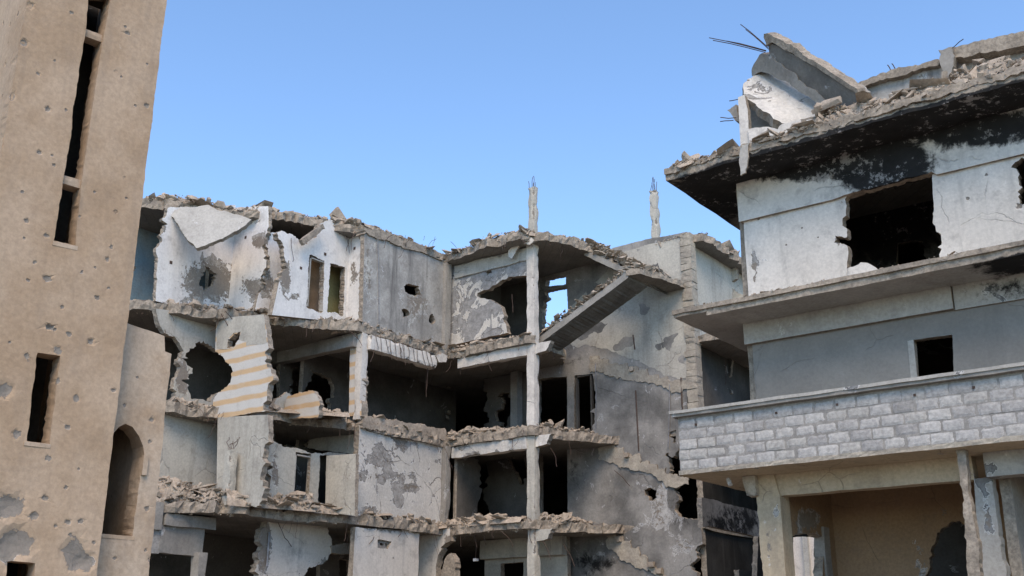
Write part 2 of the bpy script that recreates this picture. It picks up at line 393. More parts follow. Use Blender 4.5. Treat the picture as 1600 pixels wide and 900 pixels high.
# rubble: convex chunks from a few templates
def _templates():
    T = []
    for i in range(26):
        bm = bmesh.new(); r2 = random.Random(100+i)
        for _ in range(11):
            v = Vector((r2.uniform(-1, 1), r2.uniform(-1, 1), r2.uniform(-1, 1)))
            m = max(abs(c) for c in v); v = v/m*r2.uniform(.75, 1.)
            bm.verts.new((v.x*.5, v.y*.5*r2.uniform(.7, 1), v.z*.5*r2.uniform(.45, .95)))
        h = bmesh.ops.convex_hull(bm, input=bm.verts)
        bmesh.ops.delete(bm, geom=[v for v in bm.verts if not v.link_faces], context='VERTS')
        bm.verts.ensure_lookup_table(); bm.verts.index_update()
        T.append((np.array([v.co[:] for v in bm.verts]), [tuple(v.index for v in f.verts) for f in bm.faces])); bm.free()
    return T
TPL = _templates()
class Heap:
    def __init__(s): s.V = []; s.F = []; s.n = 0
    def add(s, c, size, flat=1., tilt=1.):
        v, f = TPL[rnd.randrange(len(TPL))]
        R = Matrix.Rotation(rnd.uniform(0, 6.28), 3, 'Z') @ Matrix.Rotation(rnd.uniform(-.9, .9)*tilt, 3, 'X') @ Matrix.Rotation(rnd.uniform(-.9, .9)*tilt, 3, 'Y')
        q = (v*np.array((size*rnd.uniform(.8, 1.5), size, size*flat)))@np.array(R).T+np.array(c)
        s.V.append(q); s.F += [tuple(i+s.n for i in g) for g in f]; s.n += len(v)
    def prof(s, p0, L, t, q, h, side):
        f = (1-q*q) if side is None else min(1., q*5+.15)*(1-q*.85)
        return h*f*(.72+.42*fr(t*L*.8+p0[0], p0[1]+q, .4, 3))
    def strip(s, p0, p1, width, n, smin, smax, h=.15, flat=.8, side=None):
        p0 = np.array(p0, float); p1 = np.array(p1, float); d = p1-p0; L = np.linalg.norm(d[:2]) or 1.
        nn = np.array((-d[1], d[0], 0))/L
        for _ in range(n):
            t = rnd.random(); k = rnd.uniform(-1, 1) if side is None else rnd.random()**1.3
            sz = smin+(smax-smin)*rnd.random()**3.2
            dens = fr(t*L*.7+p0[0]*1.7, p0[1]*1.3+p0[2], 3.3, 2)
            if dens < -.05 and rnd.random() < .65: continue
            if dens > .35 and rnd.random() < .12: sz *= 1.7
            hh = max(0., s.prof(p0, L, t, k, h, side))
            if rnd.random() < .02: s.add(p0+d*t+nn*k*width+np.array((0, 0, hh+.03)), smax*rnd.uniform(1.4, 2.2), .16, .5); continue
            for rep_ in range(3): s.add(p0+d*t+nn*k*width+np.array((rnd.uniform(-.15, .15), rnd.uniform(-.15, .15), hh*rnd.uniform(.85, 1.0))), rnd.uniform(.02, .055), .8)
            s.add(p0+d*t+nn*k*width+np.array((0, 0, hh*rnd.uniform(.8, 1.05)+sz*.1)), sz, flat)
    def mound(s, p0, p1, width, h, side=None):
        """the packed dust and crumbs under the chunks"""
        p0 = np.array(p0, float); p1 = np.array(p1, float); d = p1-p0; L = np.linalg.norm(d[:2]) or 1.
        nn = np.array((-d[1], d[0], 0))/L
        m = max(4, int(L/.12)); k = 11
        for i in range(m+1):
            for j in range(k):
                t = i/m; q = (j/(k-1))*2-1 if side is None else j/(k-1)
                hh = s.prof(p0, L, t, q, h, side)+.3*fr(t*L*4, q*4+p0[1], p0[0], 3)*h*(1 if 0 < j < k-1 else 0)
                e = rnd.uniform(-.03, .03)
                s.V.append((p0+d*t+nn*(q*width+e)+np.array((0, 0, max(hh, -.05) if 0 < j < k-1 else -.06)))[None, :])
        for i in range(m):
            for j in range(k-1):
                q = s.n+i*k+j; s.F.append((q, q+1, q+k+1, q+k))
        s.n += (m+1)*k
    def build(s, name, mat, parent=None):
        o = mesh(name, np.concatenate(s.V), s.F, mat, None, parent); o['kind'] = 'stuff'; return o

# ================================================================== the setting
g = 400.
gm = [(-g, -g, 0), (g, -g, 0), (g, g, 0), (-g, g, 0)]
ground = mesh('ground', gm, [(0, 1, 2, 3)], 'ground'); tag(ground, 'dusty bare ground between the ruins, out of view below', None, kind='structure')

# ================================================================== the sand-coloured tower
TA = math.radians(11.4)
ta = np.array((math.sin(TA), math.cos(TA), 0)); tn = np.array((math.cos(TA), -math.sin(TA), 0))
TO = np.array((-15.38, 7.25, 0.0))
tower = empty('tower', (-16.5, 8.5, 0), 'tall sand-coloured plaster tower with a narrow slit and bullet scars', 'tower')
PT = Plane(TO, ta, (0, 0, 1), tn)
TH = 13.6
slit = [(139, -12, .5), (175, -12, .4), (160, 68, .4), (150, 130, .4), (127, 290, .4), (118, 384, .5), (84, 376, .7), (98, 285, .7), (103, 260, .8), (123, 110, .8), (133, 55, .6)]
win = [(59, 551, .4), (94, 556, .5), (86, 625, .6), (78, 694, .3), (42, 689, .8), (46, 655, 1.3), (52, 600, 1.)]
lowwin = [(13, 877, .8), (55, 880, .5), (51, 925, .3), (8, 922, .5)]
cr = [(48, 8, 7), (37, 66, 8), (28, 22, 4), (112, 20, 4), (18, 150, 8), (75, 170, 6), (103, 172, 3), (200, 52, 5), (196, 42, 3), (229, 165, 5), (212, 165, 3), (62, 238, 5), (85, 258, 4),
      (82, 243, 3), (42, 345, 5), (73, 368, 5), (38, 372, 3), (168, 405, 5), (174, 386, 4), (45, 438, 4), (73, 435, 7), (149, 418, 3), (125, 338, 3), (198, 310, 3), (152, 465, 5),
      (78, 511, 6, .9), (85, 515, 4, .7), (142, 534, 7), (108, 522, 5), (42, 556, 5), (90, 548, 9, .15), (90, 595, 5), (178, 610, 5), (120, 622, 7, .15), (8, 610, 12, .2), (26, 678, 8, .25), (106, 668, 5),
      (75, 716, 6, .15), (103, 762, 4), (123, 733, 3), (15, 790, 20, .18), (20, 850, 26, .2), (118, 868, 22, .15), (135, 880, 15, .2), (53, 806, 7), (70, 778, 6), (107, 816, 6), (125, 815, 5), (87, 822, 4),
      (110, 835, 4), (147, 848, 4), (98, 480, 4), (15, 535, 3), (60, 640, 3), (128, 425, 3), (190, 120, 2.5), (230, 100, 2.5), (86, 95, 3), (60, 115, 4), (170, 450, 3), (148, 300, 3), (35, 300, 3), (55, 410, 4)]
wall('front_wall', PT, [('m', 0, 0, .3), ('m', 2.27, 0, .9), ('m', 2.27, TH, 0), ('m', 0, TH, .9)], [slit, win, lowwin], .34, 'sand', 'sand', rag=.011, step=.1, grid=.16, relief=.008, parent=tower, craters=cr)
PTL = Plane(TO+tn*.0, -tn, (0, 0, 1), -ta)
wall('side_wall', PTL, [('m', .02, 0, 0), ('m', 2.6, 0, 0), ('m', 2.6, TH, 0), ('m', .02, TH, .6)], [], .3, 'sand', 'sand', rag=.02, grid=.16, relief=.008, parent=tower,
     craters=[(15, 38, 4), (28, 22, 5), (5, 35, 4), (12, 68, 3), (8, 100, 4), (18, 120, 3), (3, 150, 4), (4, 215, 4)])
PTR = Plane(TO+ta*2.265, -tn, (0, 0, 1), ta)
wall('side_wall', PTR, [('m', .35, 0, 0), ('m', 2.6, 0, 0), ('m', 2.6, TH, 0), ('m', .35, TH, 0)], [], .3, 'sand', 'sand', rag=.0, grid=.5, parent=tower)
wall('back_wall', Plane(TO-tn*2.6, ta, (0, 0, 1), tn), [('m', 0, 0, 0), ('m', 2.27, 0, 0), ('m', 2.27, TH, 0), ('m', 0, TH, 0)], [], .2, 'inside', 'sand', rag=0, grid=.8, parent=tower)
def tbox(name, s0, s1, z0, z1, d0, d1, mat='sand', parent=tower, off=0., **k):
    M4 = Matrix(((ta[0], -tn[0], 0, TO[0]-tn[0]*off), (ta[1], -tn[1], 0, TO[1]-tn[1]*off), (0, 0, 1, 0), (0, 0, 0, 1)))
    return rbox(name, (s0, d0, z0), (s1, d1, z1), mat, parent, M4=M4, **k)
tbox('roof', .05, 2.2, TH-.15, TH+.05, .05, 2.5)
for zz in (11.33, 8.62): tbox('lintel', .93, 1.34, zz, zz+.15, .06, .30, 'sand_pale', chip=.04, seg=.08, rough=.02)
tbox('sill', .94, 1.33, 7.55, 7.62, -.012, .2, 'sand_pale', chip=.03, seg=.08)
tbox('sill', .96, 1.34, 4.4, 4.46, -.012, .2, 'sand_pale', chip=.03, seg=.08)
# the lower wing with the arched opening
WO = .35
PW = Plane(TO-tn*WO, ta, (0, 0, 1), tn)
sR = PW.st((255, 700))[0]; sA, zA = PW.st((226, 713)); sS, zS = PW.st((208, 838))
arch = [(150, 838, .2), (160, 760, .2), (165, 700, .2), (178, 676, .2), (186, 667, .2), (196, 662, .2), (207, 667, .2), (217, 681, .2), (224, 697, .2), (226, 713, .2), (219, 745, .8), (213, 790, .8), (207, 838, .4)]
wall('wing_wall', PW, [('m', 1.9, 0, 0), ('m', sR, 0, .7), (268, 553, .3), (258, 549, .3), (257, 525, .4), (192, 503, .3), ('m', 1.9, 6.98, 0)], [arch], .42, 'sand_pale', 'sand_pale', rag=.012, grid=.16,
     parent=tower, craters=[(237, 656, 6), (195, 633, 4), (235, 690, 4), (230, 795, 5), (228, 860, 4), (238, 875, 7), (180, 872, 4), (215, 590, 3)])
tbox('hood_stop', sA-.03, sA+.05, zA-.3, zA+.02, -.05, .0, 'sand_pale', off=WO, seg=.1)
tbox('arch_sill', 2.3, sS+.02, zS-.06, zS, -.015, .2, 'sand', off=WO, seg=.12)
wall('wing_side_wall', Plane(TO+ta*(sR-.02)-tn*(WO+.42), -tn, (0, 0, 1), ta), [('m', 0, 0, 0), ('m', 1.6, 0, 0), ('m', 1.6, 6.5, .2), ('m', 0, 6.5, 0)], [], .25, 'sand_pale', 'sand_pale', rag=.02, parent=tower)
wall('wing_back_wall', Plane(TO-tn*(WO+1.9), ta, (0, 0, 1), tn), [('m', 1.9, 0, 0), ('m', sR-.06, 0, 0), ('m', sR-.06, 6.5, 0), ('m', 1.9, 6.5, 0)], [], .2, 'inside', 'sand', rag=0, grid=.6, parent=tower)
wall('wing_roof', Plane(TO+np.array((0, 0, 6.3)), ta, tn, (0, 0, -1)), [('m', 2.3, -WO-2., 0), ('m', sR-.06, -WO-2., 0), ('m', sR-.06, -WO-.3, 0), ('m', 2.3, -WO-.3, 0)], [], .12, 'inside', 'sand', rag=0, grid=.6, parent=tower)

# ================================================================== the torn-open apartment block in the middle
mid = empty('apartment_block', (-25, 29, 0), 'torn-open grey apartment block with exposed rooms and a hanging staircase', 'building')
Z2, Z3, Z4, ZR = 5.55, 8.64, 11.85, 15.25          # slab tops
ST = .3
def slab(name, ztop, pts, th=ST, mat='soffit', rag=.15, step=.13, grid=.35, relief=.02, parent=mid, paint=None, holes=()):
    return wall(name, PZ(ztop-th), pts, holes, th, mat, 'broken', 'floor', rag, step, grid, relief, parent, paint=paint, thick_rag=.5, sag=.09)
m_ = lambda x, y, k=1.: ('m', x, y, k)
s4 = slab('floor_slab', Z4, [m_(-34, 15.5), m_(-30.5, 17.2), m_(-29, 18.3), m_(-28.2, 18.9), m_(-27.3, 20.4), m_(-26.2, 22.1), m_(-25.5, 23.2), m_(-24.75, 24.4, .5), m_(-24.62, 28.75, .5),
                             m_(-21, 28.78), m_(-20.95, 29.5), m_(-21.1, 30.9), m_(-21.9, 32.1, 0), m_(-16.4, 32.1, 0), m_(-16.4, 38.4, 0), m_(-34, 38.4, 0)])
s3 = slab('floor_slab', Z3, [m_(-34, 15.5), m_(-29, 18.0), m_(-27.7, 19.3), m_(-27.2, 20.7), m_(-26.0, 21.9), m_(-26.1, 22.8), m_(-25.2, 24.4), m_(-24.65, 24.8, .6), m_(-24.55, 28.75, .6),
                             m_(-21, 28.78), m_(-20.6, 29.6), m_(-19.9, 31.2), m_(-19.5, 32, 0), m_(-16.4, 32.1, 0), m_(-16.4, 38.4, 0), m_(-34, 38.4, 0)])
s2 = slab('floor_slab', Z2, [m_(-34, 15.5), m_(-27.1, 18.6), m_(-25.95, 20.0), m_(-25.4, 21.3), m_(-25.2, 22.6), m_(-24.65, 24.4), m_(-24.5, 24.9, .6), m_(-24.5, 28.6, .6),
                             m_(-20.95, 28.75), m_(-20.4, 29.6), m_(-19.9, 31.0), m_(-19.4, 32, 0), m_(-16.4, 32.1, 0), m_(-16.4, 38.4, 0), m_(-34, 38.4, 0)])
sr = slab('roof_slab', ZR+.25, [m_(-34, 15.5), m_(-29.4, 18.5), m_(-28.5, 19.1), m_(-27.9, 20.6), m_(-26.85, 21.7), m_(-26.5, 22.3), m_(-26.0, 23.2), m_(-25.3, 24.3, .6), m_(-24.95, 24.5, .6), m_(-24.75, 28.6, .5),
                                m_(-22.6, 28.2), m_(-21, 28.2), m_(-20.2, 29.2), m_(-19.75, 30.6), m_(-19.9, 32.2, .5), m_(-25.4, 32.4, .3), m_(-25.4, 36, 0), m_(-34, 36, 0)], th=.28)
slab('ground_floor_slab', .12, [m_(-34, 15.5), m_(-26, 18.5), m_(-24.5, 25), m_(-24.4, 28.7), m_(-16.4, 28.7), m_(-12, 33), m_(-12, 40), m_(-34, 40)], th=.1, mat='broken')

# --- closures far inside the rooms
wall('rear_wall', PY(38.0), [('m', -34, 0, 0), ('m', -16.4, 0, 0), ('m', -16.4, Z4-.1, 0), ('m', -34, Z4-.1, 0)], [], .25, 'room_shade', rag=0, grid=1.2, parent=mid)
wall('rear_wall', PX(-34.0), [('m', 15.5, 0, 0), ('m', 38, 0, 0), ('m', 38, ZR, 0), ('m', 15.5, ZR, 0)], [], .25, 'room_shade', rag=0, grid=1.2, parent=mid)
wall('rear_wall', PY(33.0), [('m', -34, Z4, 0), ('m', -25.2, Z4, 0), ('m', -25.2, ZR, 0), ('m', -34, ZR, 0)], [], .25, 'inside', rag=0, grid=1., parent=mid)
for z0, z1 in ((Z4, ZR), (Z3, Z4-.3), (Z2, Z3-.3), (.1, Z2-.3)):
    wall('end_wall', PY(16.2), [('m', -34, z0, 0), ('m', -30.6, z0, .5), ('m', -30.6, z1, .5), ('m', -34, z1, 0)], [], .25, 'bluewall' if z0 == Z4 else 'inside', rag=.04, parent=mid)
for X in (-30.8,):
    for z0, z1 in ((Z4, ZR), (Z3, Z4-.3), (Z2, Z3-.3), (.1, Z2-.3)):
        wall('room_wall', PX(X), [('m', 17.4, z0, 0), ('m', 33, z0, 0), ('m', 33, z1, 0), ('m', 17.4, z1, .5)], [[('m', 18.4, z0+.02), ('m', 19.4, z0+.02), ('m', 19.4, z0+2.05), ('m', 18.4, z0+2.05)]], .18,
             'bluewall' if z0 == Z4 else 'inside', rag=.04, grid=.6, parent=mid)

# --- left wing, top floor
wall('room_wall', PX(-28.2), [(243, 470, .4), (246, 400), (249, 368, 1.), (262, 350), (262, 325, .3), (368, 320, 0), (368, 505, 0)],
     [[(313, 425), (319, 415), (328, 416), (334, 432), (333, 450), (322, 453), (312, 446)]], .16, 'tile', rag=.06, step=.06, parent=mid, grid=.12,
     paint=[('spall', 330, 440, 55, 42, 1.), ('spall', 300, 470, 30, 20, .5), ('spall', 252, 355, 12, 12, .7)])
wall('room_wall', PY(21.55), [(350, 505, 0), (350, 325, 0), (419, 322, .3), (420, 352), (410, 388), (416, 410), (408, 440), (398, 470), (390, 500)], [], .15, 'tile', rag=.075, step=.06, parent=mid, grid=.12,
     paint=[('spall', 405, 378, 14, 14, 1.), ('spall', 395, 450, 25, 25, .8)])
wall('room_wall', PX(-25.75), [(425, 492, 0), (436, 440), (446, 415), (444, 395), (440, 378), (433, 365), (445, 362), (470, 377), (480, 382), (492, 372), (500, 350), (512, 342, .3), (548, 352, 0), (548, 505, 0)],
     [[(484, 398, .3), (507, 407, .3), (504, 488, .5), (479, 482, .5)], [(516, 411, .3), (539, 418, .3), (536, 493, .5), (512, 488, .5)]], .22, 'tile', rag=.06, step=.06, parent=mid, grid=.12,
     paint=[('spall', 445, 430, 12, 40, .9), ('spall', 460, 465, 14, 10, .6)])
wall('room_wall', PX(-26.6), [(398, 485, 0), (404, 460), (415, 440), (410, 425), (421, 405), (416, 385), (424, 368), (440, 362, 0), (452, 490, 0)], [], .14, 'tile', rag=.075, step=.06, parent=mid, grid=.15, paint=[('spall', 418, 440, 14, 40, .7)])
wall('room_wall', PY(24.62), [(541, 505, 0), (543, 352, 0), (568, 350, .4), (566, 505, .3)], [], .14, 'tile', rag=.02, parent=mid, grid=.12, paint=[('spall', 552, 425, 10, 25, .7)])
# doors seen through the two openings
dr = wall('door', PX(-26.35), [(482, 396, 0), (510, 404, 0), (507, 492, 0), (478, 486, 0)], [], .05, 'wood', 'wood', rag=0, parent=mid)
wall('closet_wall', PX(-26.5), [(510, 405, 0), (548, 412, 0), (546, 500, 0), (506, 492, 0)], [], .05, 'yellow', 'wood', rag=0, parent=mid)
wall('room_wall', PX(-30.), [('m', 22, Z4, 0), ('m', 32, Z4, 0), ('m', 32, ZR, 0), ('m', 22, ZR, 0)], [], .2, 'inside', rag=0, grid=.8, parent=mid)
for (x, y, X) in ((267, 410, -28.2), (470, 419, -25.75), (508, 397, -25.75), (384, 371, None), (554, 388, None)):
    p = atX(x, y, X) if X else atY(x, y, 21.55 if x < 400 else 24.62)
    d = np.array((.012, 0, 0)) if X else np.array((0, -.012, 0))
    lo, hi = p-np.array((.01 if X else .05, .05 if X else .01, .05)), p+np.array((.012 if X else .05, .05 if X else .012, .05))
    rbox('socket_box', lo, hi, 'rebar', mid, seg=.1, rough=.004)

# --- left wing, third level
wall('room_wall', PX(-28.1), [(243, 482, .3), (250, 510), (262, 522), (275, 528), (285, 545), (280, 580), (276, 612), (270, 632, .3), (342, 655, 0), (342, 495, 0)],
     [[(303, 534), (318, 532), (330, 540), (345, 550), (352, 560), (352, 600), (330, 627), (300, 624), (293, 600), (294, 560)]], .2, 'offwhite', rag=.045, parent=mid, grid=.15,
     paint=[('spall', 284, 590, 14, 40, 1.)])
wall('room_wall', PY(20.75), [(332, 655, 0), (336, 560, .0), (338, 498, 0), (412, 492, .4), (418, 530), (417, 560), (419, 600), (415, 642, .4)],
     [[(330, 545), (345, 555), (358, 568), (364, 580), (360, 598), (345, 612), (335, 625), (328, 628)], [(356, 530), (365, 520), (376, 518), (374, 530), (366, 542), (355, 544)]], .2, 'stripe', rag=.04, parent=mid, grid=.15)
wall('room_wall', PY(20.745), [(338, 545, 0), (339, 497, 0), (412, 491, .4), (417, 536, .5), (380, 541, .5), (352, 546, .5)], [[(356, 530), (365, 520), (376, 518), (374, 530), (366, 542), (355, 544)]], .05, 'offwhite', rag=.015, parent=mid, grid=.15)
wall('room_wall', PX(-28.8), [(410, 700, 0), (410, 500, 0), (560, 520, 0), (560, 720, 0)], [[(453, 606), (458, 582), (470, 570), (500, 566), (530, 572), (556, 585, 0), (556, 700, 0), (470, 660)], [(424, 564, .3), (438, 567, .3), (438, 690, 0), (424, 690, 0)]], .2, 'inside', rag=.05, parent=mid, grid=.2)
wall('low_wall', PY(22.6), [(440, 655, 0), (448, 622), (468, 612), (488, 610), (497, 622), (497, 652, .4)], [], .16, 'stripe', rag=.04, parent=mid, grid=.15)
wall('low_wall', PX(-26.3), [(420, 648, 0), (432, 622), (448, 612), (470, 625), (480, 655, 0)], [], .14, 'offwhite', rag=.05, parent=mid, grid=.15)
rbox('beam', (-33, 24.3, Z4-.75), (-25.0, 24.62, Z4-.28), 'concrete', mid, chip=.05, seg=.3)
wall('pier', PY(24.5), [(545, 650, .2), (547, 540), (553, 520), (562, 512), (565, 650, .2)], [], .3, 'stripe', rag=.04, parent=mid, grid=.12)
rbox('column', (-25.0, 24.45, Z3), (-24.72, 24.72, Z4-.28), 'white', mid, chip=.05, seg=.14, rough=.015)
rbox('beam', (-24.95, 24.72, Z4-.82), (-24.6, 28.1, Z4-.31), 'white', mid, chip=.12, seg=.14, rough=.02)
# --- left wing, second level
wall('room_wall', PX(-28.0), [(250, 642, .4), (345, 655, 0), (345, 790, 0), (246, 790, 0)], [], .2, 'offwhite', rag=.03, parent=mid, grid=.25)
wall('room_wall', PY(20.75), [(338, 790, 0), (340, 652, 0), (418, 648, .4), (420, 690), (413, 720), (410, 760), (405, 790)], [], .2, 'offwhite', rag=.05, parent=mid, grid=.2)
wall('room_wall', PX(-25.7), [(415, 792, .3), (424, 745), (418, 735), (420, 690), (440, 694), (470, 702), (500, 708), (552, 706, .4), (552, 812, 0)],
     [[(462, 706, .3), (486, 709, .3), (482, 776, .4), (459, 772, .4)], [(500, 711, .3), (533, 714, .3), (522, 790, .4), (497, 784, .4)]], .14, 'offwhite', rag=.04, parent=mid, grid=.15, paint=[('spall', 430, 740, 8, 40, .8)])
wall('room_wall', PX(-27.6), [(420, 660, 0), (560, 680, 0), (560, 800, 0), (420, 780, 0)], [[(425, 655), (470, 660), (490, 690), (470, 700), (425, 695)]], .15, 'inside', rag=.05, parent=mid, grid=.3)
wall('room_wall', PY(24.9), [(480, 700, 0), (490, 664, .3), (557, 660, .3), (556, 710, .5)], [], .15, 'offwhite', rag=.05, parent=mid, grid=.2)
wall('room_wall', PY(23.7), [(508, 800, .0), (510, 712, .0), (556, 709, .3), (554, 806, .0)], [], .14, 'offwhite', rag=.03, parent=mid, grid=.15, paint=[('spall', 545, 740, 10, 20, .4)])
stub = rbox('broken_column', (-26.15, 20.35, Z2), (-25.85, 20.62, Z2+1.6), 'offwhite', mid, chip=.1, seg=.12, rough=.04)
for i in range(5): rebar(stub, (-26.1+.06*i, 20.45, Z2+1.65), (-.4+.18*i, .2, 1), rnd.uniform(.35, .65), r=.011, sag=.3, wob=.3)
# --- left wing, ground level
rbox('fascia_beam', (-29, 18.5, 4.75), (-26.75, 18.85, Z2-.02), 'concrete', mid, chip=.04, seg=.2)
rbox('fascia_beam', (-29, 18.62, 4.1), (-26.82, 18.9, 4.8), 'mortar', mid, chip=.04, seg=.2)
rbox('fascia_beam', (-27.1, 18.86, 4.12), (-26.82, 20.4, 4.95), 'concrete', mid, chip=.06, seg=.2)
rbox('fascia_beam', (-27.3, 18.92, 4.9), (-26.7, 20.7, Z2-.31), 'concrete', mid, chip=.06, seg=.2, rough=.03)
rbox('pier', (-28.05, 18.72, 0), (-27.5, 19.0, 4.12), 'brick', mid, chip=.06, seg=.2, rough=.02)
rbox('pier', (-26.95, 20.1, 0), (-26.6, 20.4, 4.2), 'concrete', mid, chip=.06, seg=.2, rough=.03)
wall('outer_wall', PX(-26.0), [(408, 800, .4), (415, 812), (408, 850), (395, 905, 0), (392, 960, 0), (560, 960, 0), (560, 812, .4)],
     [[(515, 815), (530, 811), (548, 822), (553, 838), (550, 850), (520, 853), (516, 838)], [(462, 912), (480, 890), (497, 882), (512, 874), (520, 862), (555, 862, 0), (556, 950, 0), (450, 950, 0)]], .25, 'white', rag=.04, parent=mid, grid=.18,
     paint=[('spall', 412, 850, 16, 60, .9), ('spall', 505, 880, 22, 14, .5)])
wall('room_wall', PX(-27.2), [(500, 840, 0), (560, 850, 0), (560, 960, 0), (500, 960, 0)], [[(530, 872, .3), (548, 876, .3), (548, 960, 0), (530, 960, 0)]], .2, 'inside', rag=.03, parent=mid, grid=.3)
wall('ledge', PX(-25.95), [(517, 853, .5), (554, 848, .5), (554, 866, .5), (519, 864, .5)], [], .35, 'concrete', rag=.04, parent=mid, grid=.12)

# --- panel between the wings (faces the camera's right)
wall('outer_wall', PX(-24.8), [(566, 512, .3), (570, 357, .3), (600, 368), (640, 382), (700, 405, .2), (700, 552, .3)],
     [[(631, 447), (638, 443), (656, 447), (658, 460), (650, 464), (633, 456)], [(628, 486), (634, 483), (640, 490), (630, 497)], [(671, 494), (676, 490), (680, 500), (675, 508), (670, 503)]], .2, 'board', rag=.03, parent=mid, grid=.14,
     paint=[('spall', 650, 475, 30, 38, .62), ('spall', 576, 430, 9, 90, .5), ('spall', 640, 380, 60, 8, .5)])
wall('wall_cap', PX(-24.74), [(570, 355), (600, 362), (640, 376), (700, 399, .4), (700, 406, .4), (640, 389), (600, 376), (570, 365)], [], .45, 'broken', rag=.05, parent=mid, grid=.12)
rbox('column', (-24.95, 28.55, Z4), (-24.65, 28.85, ZR-.02), 'concrete', mid, chip=.04, seg=.2)
wall('outer_wall', PX(-24.72), [(562, 662, .4), (697, 690, .4), (695, 818, .4), (557, 812, .4)], [], .22, 'patchy', rag=.03, parent=mid, grid=.14,
     paint=[('spall', 625, 690, 16, 22, .75), ('spall', 600, 745, 70, 10, .45), ('spall', 590, 720, 40, 30, .4), ('spall', 578, 800, 14, 10, .9), ('spall', 640, 762, 25, 6, .8)])
wall('slab_face', PX(-24.6), [(566, 650), (610, 655), (660, 664), (697, 672), (697, 688), (660, 684), (620, 678), (566, 668)], [], .3, 'rubble', rag=.06, parent=mid, grid=.12)
rbox('column', (-24.82, 28.6, Z2), (-24.5, 28.86, Z3-.3), 'concrete', mid, chip=.07, seg=.16, rough=.02)
wall('outer_wall', PX(-24.6), [(555, 824, .4), (655, 830, .3), (652, 960, 0), (548, 960, 0)], [[(590, 843, .3), (612, 846, .3), (606, 858, .3), (590, 856, .3)]], .22, 'white', rag=.03, parent=mid, grid=.16, paint=[('spall', 600, 828, 50, 5, .8)])
wall('vent_panel', PX(-24.68), [(592, 842, 0), (615, 846, 0), (608, 860, 0), (590, 857, 0)], [[(594, 848, .2), (599, 849, .2), (599, 853, .2), (594, 852, .2)], [(602, 849, .2), (607, 850, .2), (606, 854, .2), (602, 854, .2)]], .05, 'mortar', rag=.01, step=.04, parent=mid, grid=.1)
wall('arch_wall', PY(28.5), [(653, 830, .4), (703, 826, .6), (704, 845), (690, 858, .3), (684, 868, .3), (681, 884, .3), (680, 960, 0), (655, 960, 0)], [], .3, 'white', rag=.03, parent=mid, grid=.12, paint=[('spall', 700, 845, 8, 14, .9)])
wall('wall_fragment', PY(28.3), [(681, 960, 0), (690, 890), (697, 870), (705, 864), (711, 875), (714, 910), (716, 960, 0)], [], .25, 'broken', rag=.05, parent=mid, grid=.12)
# rooms behind the panel
wall('room_wall', PX(-27.8), [('m', 24.7, Z3, 0), ('m', 33, Z3, 0), ('m', 33, Z4-.3, 0), ('m', 24.7, Z4-.3, 0)], [[('m', 25.0, Z3), ('m', 26.1, Z3), ('m', 26.2, Z3+1.6), ('m', 26., Z3+2.1), ('m', 25.0, Z3+2.2)]], .18, 'inside', rag=.05, parent=mid, grid=.3)
wall('room_wall', PX(-27.8), [('m', 24.7, Z2, 0), ('m', 33, Z2, 0), ('m', 33, Z3-.3, 0), ('m', 24.7, Z3-.3, 0)], [], .18, 'inside', rag=0, parent=mid, grid=.6)

# --- frame facing the camera (between the corner and the white column)
wall('outer_wall', PY(29.0), [(703, 540, .3), (705, 405, .2), (760, 392, .3), (825, 378, .3), (825, 430, .5), (795, 432), (770, 446), (764, 452), (746, 458), (745, 463), (760, 468), (780, 476), (788, 492), (793, 520, .3)],
     [[(759, 423), (764, 420), (768, 427), (761, 430)]], .22, 'peeled', rag=.035, parent=mid, grid=.14, paint=[('spall', 700, 410, 3, 3, 0.)])
rbox('beam', (-24.6, 28.93, ZR-.58), (-21.2, 29.25, ZR-.1), 'offwhite', mid, chip=.05, seg=.16, rough=.015)
rbox('beam', (-24.3, 28.88, Z4-.68), (-21.2, 29.16, Z4-.3), 'white', mid, chip=.06, seg=.16, rough=.015)
rbox('beam', (-24.5, 28.84, Z3-.72), (-21.2, 29.14, Z3-.3), 'patchy', mid, chip=.08, seg=.16, rough=.02)
for z0, z1, mt in ((Z4, ZR, 'white'), (Z3, Z4-.1, 'white'), (Z2, Z3-.1, 'offwhite'), (.1, Z2-.1, 'offwhite')):
    c = rbox('column', (-21.22, 28.9, z0-.12), (-20.9, 29.2, z1), mt, mid, chip=.055, seg=.13, rough=.02)
for z in (Z4, Z3, Z2):                                    # the broken side beams past the column
    wall('side_beam', PY(28.98), [('m', -20.92, z-.68, .3), ('m', -20.45, z-.62), ('m', -20.25, z-.3, .3), ('m', -20.92, z-.3, .2)], [], .22, 'white' if z > 6 else 'offwhite', rag=.04, parent=mid, grid=.1)
# columns that stand above the roof with their bars
for (x0, y0, zb, zt) in ((-21.2, 28.98, ZR+.2, 17.5), (-17.92, 32.05, ZR-.1, 17.62)):
    c = rbox('column', (x0, y0, zb), (x0+.27, y0+.27, zt), 'offwhite', mid, chip=.08, seg=.14, rough=.03)
    for i in range(5): rebar(c, (x0+.04+.05*i, y0+.05+.17*(i % 2), zt-.1), (rnd.uniform(-.15, .15), rnd.uniform(-.1, .1), 1), rnd.uniform(.3, .6), r=.012, sag=0, wob=.12)
